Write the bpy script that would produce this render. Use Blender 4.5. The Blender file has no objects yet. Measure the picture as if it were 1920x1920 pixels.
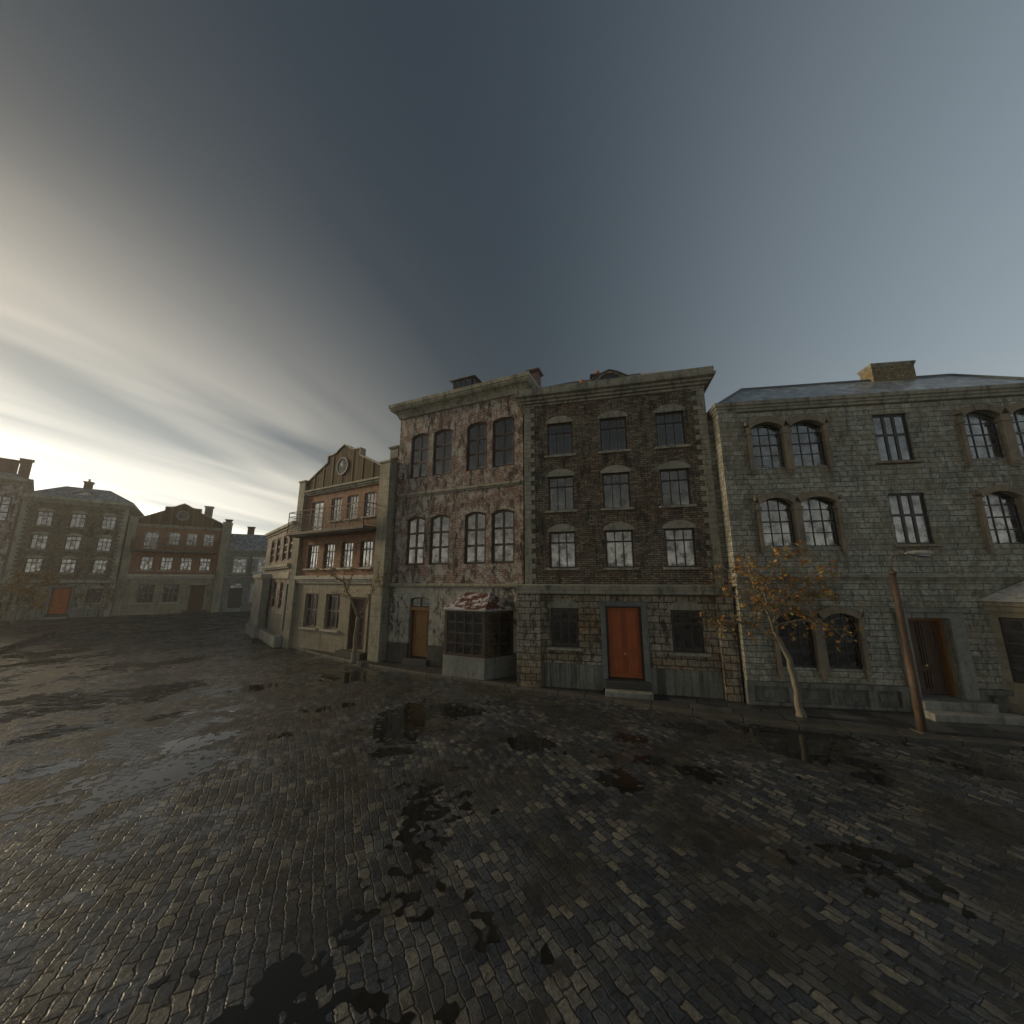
import bpy, math, random
from mathutils import Vector, noise as mnoise
PI = math.pi
scene = bpy.context.scene
COL = scene.collection
R = math.radians
HAZE = .001
random.seed(7)

# ------------------------------------------------------------------ helpers
class MB:
    """collects faces and links them as ONE mesh object"""
    def __init__(s):
        s.v = []; s.f = []; s.uv = {}
    def face(s, pts, uv=None):
        n = len(s.v); s.v += [tuple(p) for p in pts]
        s.f.append(tuple(range(n, n + len(pts))))
        if uv: s.uv[len(s.f) - 1] = uv
    def box(s, x0, x1, y0, y1, z0, z1):
        n = len(s.v)
        s.v += [(x0,y0,z0),(x1,y0,z0),(x1,y1,z0),(x0,y1,z0),(x0,y0,z1),(x1,y0,z1),(x1,y1,z1),(x0,y1,z1)]
        for q in ((0,1,5,4),(1,2,6,5),(2,3,7,6),(3,0,4,7),(4,5,6,7),(3,2,1,0)):
            s.f.append(tuple(n + i for i in q))
    def prism(s, poly, y0, y1):
        """polygon in (x,z), extruded along y"""
        k = len(poly); n = len(s.v)
        s.v += [(x, y0, z) for x, z in poly] + [(x, y1, z) for x, z in poly]
        s.f.append(tuple(n + i for i in range(k)))
        s.f.append(tuple(n + k + i for i in reversed(range(k))))
        for i in range(k):
            j = (i + 1) % k
            s.f.append((n + i, n + k + i, n + k + j, n + j))
    def vprism(s, poly, z0, z1):
        """polygon in (x,y), extruded up"""
        k = len(poly); n = len(s.v)
        s.v += [(x, y, z0) for x, y in poly] + [(x, y, z1) for x, y in poly]
        s.f.append(tuple(n + i for i in reversed(range(k))))
        s.f.append(tuple(n + k + i for i in range(k)))
        for i in range(k):
            j = (i + 1) % k
            s.f.append((n + i, n + j, n + k + j, n + k + i))
    def tube(s, pts, rad, n=8, cap=True):
        pts = [Vector(p) for p in pts]; base = len(s.v); u = None
        for i, p in enumerate(pts):
            t = (pts[min(i + 1, len(pts) - 1)] - pts[max(i - 1, 0)]).normalized()
            if u is None:
                u = t.cross(Vector((0.31, 0.95, 0.11))).normalized()
            u = (u - t * u.dot(t)).normalized(); w = t.cross(u)
            r = rad[i] if isinstance(rad, (list, tuple)) else rad
            for k in range(n):
                a = 2 * PI * k / n
                s.v.append(tuple(p + (u * math.cos(a) + w * math.sin(a)) * r))
        for i in range(len(pts) - 1):
            for k in range(n):
                a = base + i * n + k; b = base + i * n + (k + 1) % n
                s.f.append((a, b, b + n, a + n))
        if cap:
            s.f.append(tuple(base + k for k in reversed(range(n))))
            e = base + (len(pts) - 1) * n
            s.f.append(tuple(e + k for k in range(n)))
    def sweep(s, prof, x0, x1, yb):
        """moulding profile [(out, z)...] carried round the front and both sides of a block"""
        rows = [[(x0 - o, yb, z), (x0 - o, -o, z), (x1 + o, -o, z), (x1 + o, yb, z)] for o, z in prof]
        for i in range(len(rows) - 1):
            for k in range(3):
                s.face([rows[i][k], rows[i][k + 1], rows[i + 1][k + 1], rows[i + 1][k]])
        s.face(rows[-1]); s.face(list(reversed(rows[0])))
    def build(s, name, mat, parent=None, smooth=False, bevel=0):
        me = bpy.data.meshes.new(name)
        me.from_pydata(s.v, [], s.f)
        if s.uv:
            uvl = me.uv_layers.new(name='UVMap')
            for fi, uv in s.uv.items():
                p = me.polygons[fi]
                for li, c in zip(p.loop_indices, uv): uvl.data[li].uv = c
        if smooth:
            me.polygons.foreach_set('use_smooth', [True] * len(me.polygons))
        me.update()
        o = bpy.data.objects.new(name, me); COL.objects.link(o)
        if mat: me.materials.append(mat)
        if parent: o.parent = parent
        if bevel:
            b = o.modifiers.new('Bevel', 'BEVEL'); b.width = bevel; b.segments = 2
            b.limit_method = 'ANGLE'
        return o

def boxes(name, mat, parent, *b, bevel=0):
    """each piece an object of its own"""
    for q in b: box(name, mat, parent, *q, bevel=bevel)

def box(name, mat, parent, *b, bevel=0):
    m = MB()
    for q in (b if isinstance(b[0], (tuple, list)) else [b]): m.box(*q)
    return m.build(name, mat, parent, bevel=bevel)

def tag(o, label, cat, group=None):
    o['label'] = label; o['category'] = cat
    if group: o['group'] = group
    return o

def thing(name, label, cat, loc, ang=0, scale=1, group=None):
    o = bpy.data.objects.new(name, None); COL.objects.link(o)
    o.empty_display_size = .3
    o.location = loc; o.rotation_euler = (0, 0, R(ang)); o.scale = (scale,) * 3
    return tag(o, label, cat, group)

def struct(o, kind='structure'):
    o['kind'] = kind; return o

def arc(a, b, z, rise, n=10):
    """points of a segmental arch with crown at z, springing at z - rise"""
    if rise <= 0: return [(a, z), (b, z)]
    w = b - a; rr = (w * w / 4 + rise * rise) / (2 * rise); m = (a + b) / 2
    h = math.asin(min(1, w / 2 / rr))
    if rise > w / 2: h = PI - h
    return [(m + rr * math.sin(-h + 2 * h * i / n), z - rr + rr * math.cos(-h + 2 * h * i / n)) for i in range(n + 1)]

def wall(mb, x0, x1, z0, z1, ops, y=0, dep=.2):
    """front sheet with openings (a,b,c,d[,rise]) and their reveals"""
    ops = [o if len(o) == 5 else o + (0,) for o in ops]
    xs = sorted({x0, x1, *[o[0] for o in ops], *[o[1] for o in ops]})
    zs = sorted({z0, z1, *[o[2] for o in ops], *[o[3] for o in ops]})
    xs = [x for x in xs if x0 <= x <= x1]; zs = [z for z in zs if z0 <= z <= z1]
    for i in range(len(xs) - 1):
        for j in range(len(zs) - 1):
            cx = (xs[i] + xs[i+1]) / 2; cz = (zs[j] + zs[j+1]) / 2
            if any(o[0] < cx < o[1] and o[2] < cz < o[3] for o in ops): continue
            mb.face([(xs[i],y,zs[j]),(xs[i+1],y,zs[j]),(xs[i+1],y,zs[j+1]),(xs[i],y,zs[j+1])])
    for a, b, c, d, r in ops:
        s = d - r; Y = y + dep
        mb.face([(a,y,c),(a,Y,c),(a,Y,s),(a,y,s)])
        mb.face([(b,Y,c),(b,y,c),(b,y,s),(b,Y,s)])
        if c > z0 + .01: mb.face([(a,y,c),(b,y,c),(b,Y,c),(a,Y,c)])     # a doorway has no sill face
        p = arc(a, b, d, r)
        for k in range(len(p) - 1):
            (xa, za), (xb, zb) = p[k], p[k+1]
            mb.face([(xa,Y,za),(xb,Y,zb),(xb,y,zb),(xa,y,za)])
            if r > 0: mb.face([(xa,y,za),(xb,y,zb),(xb,y,d),(xa,y,d)])

def body(mb, x0, x1, yb, z0, z1, y=0):
    """the side and back walls behind a front sheet"""
    mb.face([(x0,yb,z0),(x0,y,z0),(x0,y,z1),(x0,yb,z1)])
    mb.face([(x1,y,z0),(x1,yb,z0),(x1,yb,z1),(x1,y,z1)])
    mb.face([(x1,yb,z0),(x0,yb,z0),(x0,yb,z1),(x1,yb,z1)])

# ------------------------------------------------------------------ material kit
class NT:
    def __init__(s, name):
        s.m = bpy.data.materials.new(name); s.m.use_nodes = True
        s.t = s.m.node_tree; s.t.nodes.clear()
        s.out = s.t.nodes.new('ShaderNodeOutputMaterial')
    def n(s, typ, ins=None, **kw):
        nd = s.t.nodes.new('ShaderNode' + typ)
        for k, v in kw.items(): setattr(nd, k, v)
        for k, v in (ins or {}).items():
            sk = nd.inputs[k]
            if isinstance(v, bpy.types.NodeSocket): s.t.links.new(v, sk)
            elif isinstance(v, (tuple, list)) and len(v) == 3 and sk.type == 'RGBA': sk.default_value = (*v, 1)
            else: sk.default_value = v
        return nd
    def math(s, op, a, b=0.0, c=None):
        d = {0: a, 1: b}
        if c is not None: d[2] = c
        return s.n('Math', d, operation=op).outputs[0]
    def mix(s, f, a, b, mode='MIX'):
        return s.n('MixRGB', {'Fac': f, 'Color1': a, 'Color2': b}, blend_type=mode).outputs[0]
    def ramp(s, f, lo, hi, a=0.0, b=1.0):
        return s.n('MapRange', {0: f, 1: lo, 2: hi, 3: a, 4: b}).outputs[0]
    def noise(s, vec, scale, detail=4, rough=.55, dist=0):
        return s.n('TexNoise', {'Vector': vec, 'Scale': scale, 'Detail': detail, 'Roughness': rough, 'Distortion': dist}).outputs[0]
    def scale(s, vec, x, y, z, off=None):
        d = {'Vector': vec, 'Scale': (x, y, z)}
        if off is not None: d['Location'] = off
        return s.n('Mapping', d).outputs[0]
    def wallvec(s):
        """house coordinates: along the wall, up the wall; shifted per house"""
        tc = s.n('TexCoord'); sep = s.n('SeparateXYZ', {0: tc.outputs['Object']})
        u = s.math('ADD', sep.outputs[0], sep.outputs[1])
        v = s.n('CombineXYZ', {0: u, 1: sep.outputs[2], 2: 0.0}).outputs[0]
        return tc.outputs['Object'], v, u, sep.outputs[2]
    def world(s):
        return s.n('NewGeometry').outputs['Position']
    def finish(s, color, rough=.8, bump=None, bstr=.3, bdist=.02, **extra):
        p = s.n('BsdfPrincipled', {'Base Color': color, 'Roughness': rough})
        if bump is not None:
            b = s.n('Bump', {'Strength': bstr, 'Distance': bdist, 'Height': bump})
            s.t.links.new(b.outputs[0], p.inputs['Normal'])
        for k, v in extra.items():
            k = k.replace('_', ' ')
            if isinstance(v, bpy.types.NodeSocket): s.t.links.new(v, p.inputs[k])
            else: p.inputs[k].default_value = v
        s.t.links.new(p.outputs[0], s.out.inputs[0])
        return s.m

def mat_masonry(name, c1, c2, mortar, bw, bh, ms=.012, bias=0.0, squash=(1, 2), wob=.01, patch=None, dirt=(.02,.018,.015),
                dirt_amt=.6, dirt_lo=.5, hue=None, bstr=.6, bdist=.012, rough=.85):
    """coursed brick or stone with patches, streaked dirt and relief"""
    t = NT(name); ob, v, u, z = t.wallvec(); w = t.world()
    wv = t.n('TexNoise', {'Vector': ob, 'Scale': 2.2, 'Detail': 2.0}).outputs['Color']
    v2 = t.n('VectorMath', {0: wv, 1: (wob, wob, 0)}, operation='MULTIPLY').outputs[0]
    v2 = t.n('VectorMath', {0: v, 1: v2}, operation='ADD').outputs[0]
    br = t.n('TexBrick', {'Vector': v2, 'Color1': c1, 'Color2': c2, 'Mortar': mortar, 'Scale': 1.0, 'Mortar Size': ms,
                          'Mortar Smooth': .25, 'Bias': bias, 'Brick Width': bw, 'Row Height': bh}, squash=squash[0], squash_frequency=squash[1])
    c = br.outputs['Color']
    g = t.noise(w, 9, 5, .65)
    c = t.mix(1.0, c, t.n('CombineColor', {0: t.ramp(g, .35, .65, .6, 1.4), 1: t.ramp(g, .35, .65, .6, 1.4), 2: t.ramp(g, .35, .65, .6, 1.4)}).outputs[0], 'MULTIPLY')
    if hue:
        c = t.mix(t.ramp(t.noise(w, .55, 3), .42, .62), c, t.mix(1.0, c, hue, 'MULTIPLY'))
    if patch:
        col, lo, hi, amt = patch
        pn = t.math('ADD', t.math('MULTIPLY', t.noise(w, 2.4, 8, .74), .75), t.math('MULTIPLY', t.noise(w, 11, 4, .8), .25))
        c = t.mix(t.ramp(pn, lo, hi, 0, amt), c, col)
    st = t.noise(t.scale(w, 2.4, 2.4, .8), 1.3, 8, .78)
    c = t.mix(t.ramp(st, dirt_lo, dirt_lo + .1, 0, dirt_amt), c, dirt)
    h = t.math('ADD', t.math('MULTIPLY', br.outputs['Fac'], -1.0), t.math('MULTIPLY', g, .7))
    return t.finish(c, rough, h, bstr, bdist)

def mat_stone(name, col, col2, dirt=(.03,.028,.02), lo=.5, amt=.7, rough=.8, streak=(2.0, .45), joints=None, bstr=.3, spots=None):
    """plain weathered stone or render with streaks"""
    t = NT(name); ob, v, u, z = t.wallvec(); w = t.world()
    g = t.noise(w, 6, 6, .65); big = t.noise(w, .8, 3)
    c = t.mix(t.ramp(big, .35, .65), col, col2)
    gg = t.ramp(g, .3, .7, .75, 1.2)
    c = t.mix(1.0, c, t.n('CombineColor', {0: gg, 1: gg, 2: gg}).outputs[0], 'MULTIPLY')
    st = t.noise(t.scale(w, streak[0], streak[0], streak[1]), 1.6, 7, .74)
    c = t.mix(t.ramp(st, lo, lo + .14, 0, amt), c, dirt)
    h = g
    if spots:
        sp = t.noise(t.scale(w, 1.6, 1.6, .8), 3.2, 8, .8)
        zone = t.noise(w, .55, 2)
        c = t.mix(t.ramp(t.math('ADD', sp, t.math('MULTIPLY', zone, .5)), spots[1], spots[1] + .07, 0, .92), c, spots[0])
    if joints:
        br = t.n('TexBrick', {'Vector': v, 'Color1': (1,1,1), 'Color2': (.86,.86,.84), 'Mortar': (.4,.38,.34), 'Scale': 1.0,
                              'Mortar Size': joints[2], 'Mortar Smooth': .2, 'Brick Width': joints[0], 'Row Height': joints[1]})
        c = t.mix(joints[3], c, br.outputs['Color'], 'MULTIPLY')
        h = t.math('SUBTRACT', g, br.outputs['Fac'])
    return t.finish(c, rough, h, bstr, .012)

def mat_wood(name, c1, c2, plank=None, rough=.55, spec=.4, streak=9):
    t = NT(name); ob, v, u, z = t.wallvec(); w = t.world()
    gr = t.noise(t.scale(ob, streak, streak, .7), 3, 6, .7)
    c = t.mix(t.ramp(gr, .3, .7), c1, c2)
    h = gr
    if plank:
        br = t.n('TexBrick', {'Vector': v, 'Color1': (1.25,1.2,1.1), 'Color2': (.5,.48,.45), 'Mortar': (.12,.1,.08), 'Scale': 1.0, 'Mortar Size': .012,
                              'Mortar Smooth': .1, 'Brick Width': plank[0], 'Row Height': plank[1]}, offset=.0)
        rn = t.noise(t.scale(ob, 9, 9, .6), 1, 2)
        c = t.mix(1.0, c, br.outputs['Color'], 'MULTIPLY')
        c = t.mix(t.ramp(rn, .5, .7, 0, .75), c, (.02,.017,.013))
        h = t.math('SUBTRACT', gr, br.outputs['Fac'])
    return t.finish(c, rough, h, .35, .01, Specular_IOR_Level=spec)

def mat_plain(name, col, rough=.5, var=.25, metallic=0.0, spec=.5):
    t = NT(name); w = t.world()
    g = t.ramp(t.noise(w, 14, 4, .7), .3, .7, 1 - var, 1 + var)
    c = t.mix(1.0, col, t.n('CombineColor', {0: g, 1: g, 2: g}).outputs[0], 'MULTIPLY')
    return t.finish(c, rough, t.noise(w, 60, 3), .1, .005, Metallic=metallic, Specular_IOR_Level=spec)

def mat_glass(name, ior=2.3, base=(.004,.005,.006), grime=(.09,.09,.085), cloud=.5):
    """old window glass: strong reflection, grime gathered at the pane edges and in cloudy patches"""
    t = NT(name); uv = t.n('UVMap').outputs[0]; sep = t.n('SeparateXYZ', {0: uv}); w = t.world()
    def edge(k):
        a = t.math('SUBTRACT', 1.0, sep.outputs[k]); return t.math('MINIMUM', sep.outputs[k], a)
    e = t.math('MINIMUM', t.math('MULTIPLY', edge(0), .8), edge(1))
    nz = t.noise(w, 2.7, 4, .6); fine = t.noise(w, 16, 5, .75)
    gr = t.math('ADD', t.ramp(e, 0.0, .13, .75, 0), t.ramp(nz, .44, .62, 0, cloud))
    gr = t.math('MULTIPLY', gr, t.ramp(fine, .25, .75, .45, 1.2))
    gr = t.math('MINIMUM', gr, 1.0)
    c = t.mix(gr, base, grime)
    rough = t.ramp(gr, 0, 1, .06, .5)
    wav = t.noise(w, 1.6, 2)
    spec = t.math('MULTIPLY', t.ramp(nz, .35, .65, .5, .2), t.ramp(fine, .3, .7, 1.15, .7))
    return t.finish(c, rough, wav, .12, .05, IOR=ior, Specular_IOR_Level=spec)

M = {}
M['pinkbrick'] = mat_masonry('mottled_pink_brick', (.19,.085,.068), (.11,.055,.047), (.27,.24,.2), .25, .085, .014, wob=.02,
                             patch=((.34,.335,.305), .485, .54, .85), dirt=(.022,.02,.017), dirt_amt=.95, dirt_lo=.49)
M['brownbrick'] = mat_masonry('brown_brick', (.22,.185,.13), (.085,.07,.053), (.035,.03,.022), .25, .082, .012, wob=.015,
                              dirt=(.014,.012,.01), dirt_amt=.85, dirt_lo=.51, hue=(1.05,.9,.8))
M['redbrick'] = mat_masonry('red_brick', (.27,.125,.066), (.19,.09,.05), (.18,.14,.1), .23, .075, .008, dirt=(.06,.045,.03), dirt_amt=.7, dirt_lo=.52, bstr=.4)
M['rustic'] = mat_masonry('rusticated_tan_stone', (.30,.275,.215), (.2,.18,.14), (.035,.032,.025), .42, .245, .016, wob=.02,
                          dirt=(.025,.022,.016), dirt_amt=.88, dirt_lo=.5, hue=(.8,.62,.45), bstr=.9, bdist=.025)
M['greystone'] = mat_masonry('grey_green_coursed_stone', (.35,.345,.285), (.235,.235,.195), (.07,.07,.058), .5, .185, .012, squash=(1.7, 3), wob=.03,
                             patch=((.22,.18,.11), .5, .55, .6), dirt=(.07,.068,.055), dirt_amt=.55, dirt_lo=.5, bstr=.7, bdist=.02)
M['rubble'] = mat_masonry('pale_grey_house_stone', (.2,.2,.18), (.15,.15,.135), (.12,.12,.105), .5, .2, .01, wob=.03, dirt=(.05,.05,.042), dirt_amt=.55, dirt_lo=.5, bstr=.4)
M['chimbrick'] = mat_masonry('sandy_chimney_brick', (.28,.22,.11), (.2,.16,.085), (.11,.09,.06), .25, .085, .012, dirt=(.06,.05,.03), dirt_amt=.5)
M['redchim'] = mat_masonry('dull_red_chimney_brick', (.14,.07,.05), (.09,.05,.04), (.07,.06,.05), .23, .08, .01)
M['moldplaster'] = mat_stone('white_mouldy_plaster', (.40,.385,.33), (.31,.3,.255), dirt=(.1,.095,.075), lo=.52, amt=.7, joints=(.62,.33,.008,.8), spots=((.022,.022,.02), .755))
M['plinth'] = mat_stone('dark_wet_plinth', (.075,.075,.068), (.05,.05,.047), lo=.5, joints=None, spots=((.02,.02,.018), .78))
M['bayplaster'] = mat_stone('blue_grey_bay_plaster', (.16,.172,.16), (.115,.125,.115), dirt=(.035,.035,.03), lo=.53, spots=((.03,.03,.027), .8))
M['trim'] = mat_stone('weathered_limestone_trim', (.30,.28,.215), (.225,.22,.175), dirt=(.065,.06,.045), lo=.49, amt=.8)
M['pale'] = mat_stone('pale_quoin_stone', (.37,.35,.29), (.3,.29,.24), dirt=(.1,.09,.07), lo=.55, amt=.6)
M['plankstone'] = mat_stone('streaked_plinth_slabs', (.2,.2,.175), (.15,.15,.13), dirt=(.03,.03,.026), lo=.47, amt=.85, streak=(2.6, .16), joints=(.55, 2.0, .012, 1.0))
M['bluestone'] = mat_stone('blue_grey_door_stone', (.15,.16,.152), (.11,.118,.112), lo=.6)
M['tanstone'] = mat_stone('brown_sandstone_surround', (.26,.21,.145), (.18,.15,.11), dirt=(.06,.052,.04), lo=.52, amt=.7)
M['palestone'] = mat_stone('smooth_buff_stone', (.27,.24,.17), (.2,.18,.13), dirt=(.085,.075,.055), lo=.51, amt=.75, joints=(.75,.34,.008,.55))
M['pilstone'] = mat_stone('grey_buff_pilaster_stone', (.27,.25,.18), (.19,.185,.145), dirt=(.075,.08,.055), lo=.5, amt=.65, joints=(.5,.36,.01,.7))
M['plinthstone'] = mat_stone('stained_grey_plinth_stone', (.185,.185,.16), (.13,.13,.115), dirt=(.04,.038,.032), lo=.47, amt=.8, streak=(2.5,.4))
M['sunpanel'] = mat_stone('dark_sunk_panel_stone', (.15,.148,.125), (.1,.1,.085), lo=.48, amt=.7, streak=(2.2,.3))
M['slate'] = mat_masonry('grey_blue_slate', (.15,.17,.19), (.1,.115,.13), (.06,.065,.07), .3, .2, .01, dirt=(.34,.36,.37), dirt_amt=.8, dirt_lo=.48, rough=.34, bstr=.3)
M['lead'] = mat_plain('dull_roof_lead', (.09,.1,.11), .55)
M['timber'] = mat_wood('weathered_gable_boards', (.12,.082,.045), (.05,.037,.024), plank=(.27, 9.0), rough=.8, spec=.2)
M['battens'] = mat_wood('pale_gable_battens', (.16,.125,.075), (.11,.088,.055), rough=.8, spec=.2)
M['rdoor'] = mat_wood('red_brown_varnished_wood', (.40,.1,.024), (.25,.058,.016), rough=.5, streak=6)
M['odoor'] = mat_wood('ochre_painted_wood', (.27,.145,.042), (.2,.105,.032), rough=.6, streak=6)
M['bdoor'] = mat_wood('dark_brown_wood', (.11,.066,.043), (.07,.043,.029), rough=.6, streak=6)
M['jambwood'] = mat_wood('orange_brown_jamb_wood', (.25,.11,.03), (.16,.07,.022), rough=.55)
M['gdoor'] = mat_plain('grey_green_door_paint', (.045,.05,.045), .6)
M['darkframe'] = mat_wood('dark_brown_window_paint', (.045,.026,.018), (.026,.016,.012), rough=.5)
M['blackframe'] = mat_plain('black_window_iron', (.012,.013,.014), .45)
M['greyframe'] = mat_plain('grey_window_paint', (.2,.21,.21), .6)
M['mauveframe'] = mat_wood('faded_mauve_window_paint', (.2,.145,.125), (.13,.085,.075), rough=.7)
M['whiteframe'] = mat_plain('off_white_window_paint', (.42,.42,.38), .6)
M['glass'] = mat_glass('grimy_window_glass', ior=2.9, grime=(.085,.09,.095), cloud=.55)
M['skyglass'] = mat_glass('cloudy_grey_window_glass', ior=3.1, grime=(.12,.13,.135), cloud=.6)
M['shopglass'] = mat_glass('dark_shop_glass', ior=1.7, grime=(.055,.052,.048), cloud=.5)
M['iron'] = mat_plain('rusty_balcony_iron', (.075,.055,.04), .65, .4)
M['slab'] = mat_stone('stained_balcony_slab', (.13,.105,.08), (.09,.075,.06), lo=.5)
M['brass'] = mat_plain('worn_brass', (.7,.5,.22), .3, .1, 1.0)
M['stepstone'] = mat_stone('worn_step_stone', (.24,.24,.215), (.17,.17,.15), lo=.52)
M['darkstep'] = mat_stone('dark_step_stone', (.05,.05,.046), (.035,.035,.032), lo=.55)
M['pot'] = mat_plain('terracotta_pot', (.42,.12,.05), .7)
def mat_peel():
    t = NT('peeling_red_roof_paint'); w = t.world()
    a = t.noise(t.scale(w, 2.6, 2.6, 1.0), 1.3, 7, .7)
    sep = t.n('SeparateXYZ', {0: t.n('TexCoord').outputs['Object']})
    c = t.mix(t.ramp(a, .49, .56), (.075,.017,.014), (.42,.43,.44))
    return t.finish(c, .6, a, .4, .02)
M['peel'] = mat_peel()
M['bayroof'] = mat_stone('lichened_bay_roof_stone', (.52,.5,.44), (.42,.41,.36), dirt=(.13,.13,.11), lo=.49, amt=.7, streak=(3,3), bstr=.8)

# ------------------------------------------------------------------ house parts
def window(parent, op, cols, rows, frame, glass='glass', y=.12, ft=.06, mt=.035, th=.06, thick=None, sill=None, lintel=None, sillmat='trim', lintmat='trim', name='window', label=None):
    """joinery of one window: frame > pane (and sill, lintel); rows = heights of the bars as fractions"""
    a, b, c, d = op[:4]; r = op[4] if len(op) > 4 else 0
    m = MB(); g = MB()
    ia, ib, ic, idd = a + ft, b - ft, c + ft, d - ft
    out = arc(a, b, d, r); inn = arc(ia, ib, idd, r * (ib - ia) / (b - a))
    m.box(a, ia, y, y + th, c, out[0][1] if r else d)
    m.box(ib, b, y, y + th, c, out[-1][1] if r else d)
    m.box(ia, ib, y, y + th, c, ic)
    for k in range(len(out) - 1):
        m.prism([inn[k], inn[k+1], out[k+1], out[k]], y, y + th)
    top = lambda x: _top(inn, x)
    xs = [ia + (ib - ia) * k / cols for k in range(cols + 1)]
    zs = [ic] + [ic + (idd - ic) * f for f in rows] + [None]
    for k in range(1, cols):
        w = mt if not thick or k not in thick.get('v', {}) else thick['v'][k]
        m.box(xs[k] - w/2, xs[k] + w/2, y + .006, y + th - .006, ic, top(xs[k]))
    for k in range(1, len(zs) - 1):
        w = mt if not thick or k not in thick.get('h', {}) else thick['h'][k]
        m.box(ia, ib, y + .003, y + th - .003, zs[k] - w/2, zs[k] + w/2)
    gy = y + th * .55
    for i in range(cols):
        for j in range(len(zs) - 1):
            x0, x1, z0 = xs[i], xs[i+1], zs[j]
            if zs[j+1] is None:
                n = 4 if r else 1
                tp = [(x1 + (x0 - x1) * q / n) for q in range(n + 1)]
                pts = [(x0, z0), (x1, z0)] + [(x, top(x)) for x in tp]
                zt = max(p[1] for p in pts)
            else:
                pts = [(x0,z0),(x1,z0),(x1,zs[j+1]),(x0,zs[j+1])]; zt = zs[j+1]
            g.face([(x, gy, z) for x, z in pts], [((x-x0)/(x1-x0), (z-z0)/(zt-z0)) for x, z in pts])
    w = m.build(name, M[frame], parent)
    if label: w['label'] = label
    g.build('pane', M[glass], w)
    if sill:
        ox, h, py = sill
        box('sill', M[sillmat], w, a - ox, b + ox, -py, y, c - h, c + .004, bevel=.008)
    if lintel:
        ox, h, py = lintel
        q = MB(); q.prism([(a - ox, d + .004)] + [(b + ox, d + .004)] + list(reversed(arc(a - ox, b + ox, d + h, h - .1)))[0:], -py, .1)
        q.build('lintel', M[lintmat], w)
    return w

def _top(p, x):
    for k in range(len(p) - 1):
        if p[k][0] - 1e-6 <= x <= p[k+1][0] + 1e-6:
            f = (x - p[k][0]) / (p[k+1][0] - p[k][0]); return p[k][1] + f * (p[k+1][1] - p[k][1])
    return p[-1][1]

def panel_door(parent, op, mat, y=.2, panels=((.08,.92,.06,.30),(.08,.92,.36,.95)), split=True, knob=(.5,.33), r=0, name='door', jamb=None, knobmat='brass'):
    """door leaf with raised panel borders and a brass knob"""
    a, b, c, d = op[:4]; w = b - a; h = d - c
    m = MB(); m.box(a, b, y, y + .06, c, d)
    for p0, p1, q0, q1 in panels:
        cuts = [(p0, .5 - .02), (.5 + .02, p1)] if split else [(p0, p1)]
        for s0, s1 in cuts:
            x0, x1, z0, z1 = a + w*s0, a + w*s1, c + h*q0, c + h*q1
            for bx in ((x0, x1, z0, z0 + .03), (x0, x1, z1 - .03, z1), (x0, x0 + .03, z0 + .03, z1 - .03), (x1 - .03, x1, z0 + .03, z1 - .03)):
                m.box(bx[0], bx[1], y - .035, y, bx[2], bx[3])
            m.box(x0 + .08, x1 - .08, y - .022, y, z0 + .08, z1 - .08)
    o = m.build(name, M[mat], parent, bevel=.004)
    k = MB(); kx, kz = a + w*knob[0], c + h*knob[1]
    k.tube([(kx, y - .002, kz), (kx, y - .03, kz), (kx, y - .045, kz), (kx, y - .075, kz), (kx, y - .085, kz)], [.03, .015, .034, .034, .018], 10)
    k.build('handle', M[knobmat], o, smooth=True)
    if jamb:
        t = .07
        boxes('door_frame', M[jamb], parent, (a, a + t, .05, y - .003, c, d - .002), (b - t, b, .05, y - .003, c, d - .002), (a + t, b - t, .05, y - .003, d - t, d - .002))
    return o

def hip_roof(parent, x0, x1, y0, y1, ze, zr, run, mat='slate', ridge_y=None, flat=None, name='roof'):
    """hipped roof; flat = depth of a flat top behind the front slope"""
    m = MB(); ya, yb = y0 + run, y1 - run
    if ya > yb: ya = yb = (y0 + y1) / 2
    A, B, Cc, D = (x0,y0,ze),(x1,y0,ze),(x1,y1,ze),(x0,y1,ze)
    a, b, c, d = (x0+run,ya,zr),(x1-run,ya,zr),(x1-run,yb+.01,zr),(x0+run,yb+.01,zr)
    for q in ((A,B,b,a),(B,Cc,c,b),(Cc,D,d,c),(D,A,a,d),(a,b,c,d)): m.face(q)
    o = m.build(name, M[mat], parent)
    r = MB()
    for p, q in ((a, b), (A, a), (B, b), (b, c), (Cc, c), (a, d)): r.tube([p, q], .07, 6)
    r.build('roof_ridge', M['lead'], o)
    return o

def chimney(parent, x0, x1, y0, y1, z0, z1, mat='redchim', cap=.1, pots=0):
    m = MB(); m.box(x0, x1, y0, y1, z0, z1 - .12); o = m.build('chimney', M[mat], parent)
    box('chimney_cap', M['trim' if mat == 'chimbrick' else mat], o, (x0 - cap*.5, x1 + cap*.5, y0 - cap*.5, y1 + cap*.5, z1 - .12, z1 - .05), (x0 - cap, x1 + cap, y0 - cap, y1 + cap, z1 - .05, z1 + .03))
    for k in range(pots):
        p = MB(); px = x0 + (x1 - x0) * (k + .5) / pots; py = (y0 + y1)/2
        p.tube([(px,py,z1+.03),(px,py,z1+.3),(px,py,z1+.31),(px,py,z1+.36)], [.11,.09,.12,.12], 12); p.build('chimney_pot', M['pot'], o, smooth=False)
    return o

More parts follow.
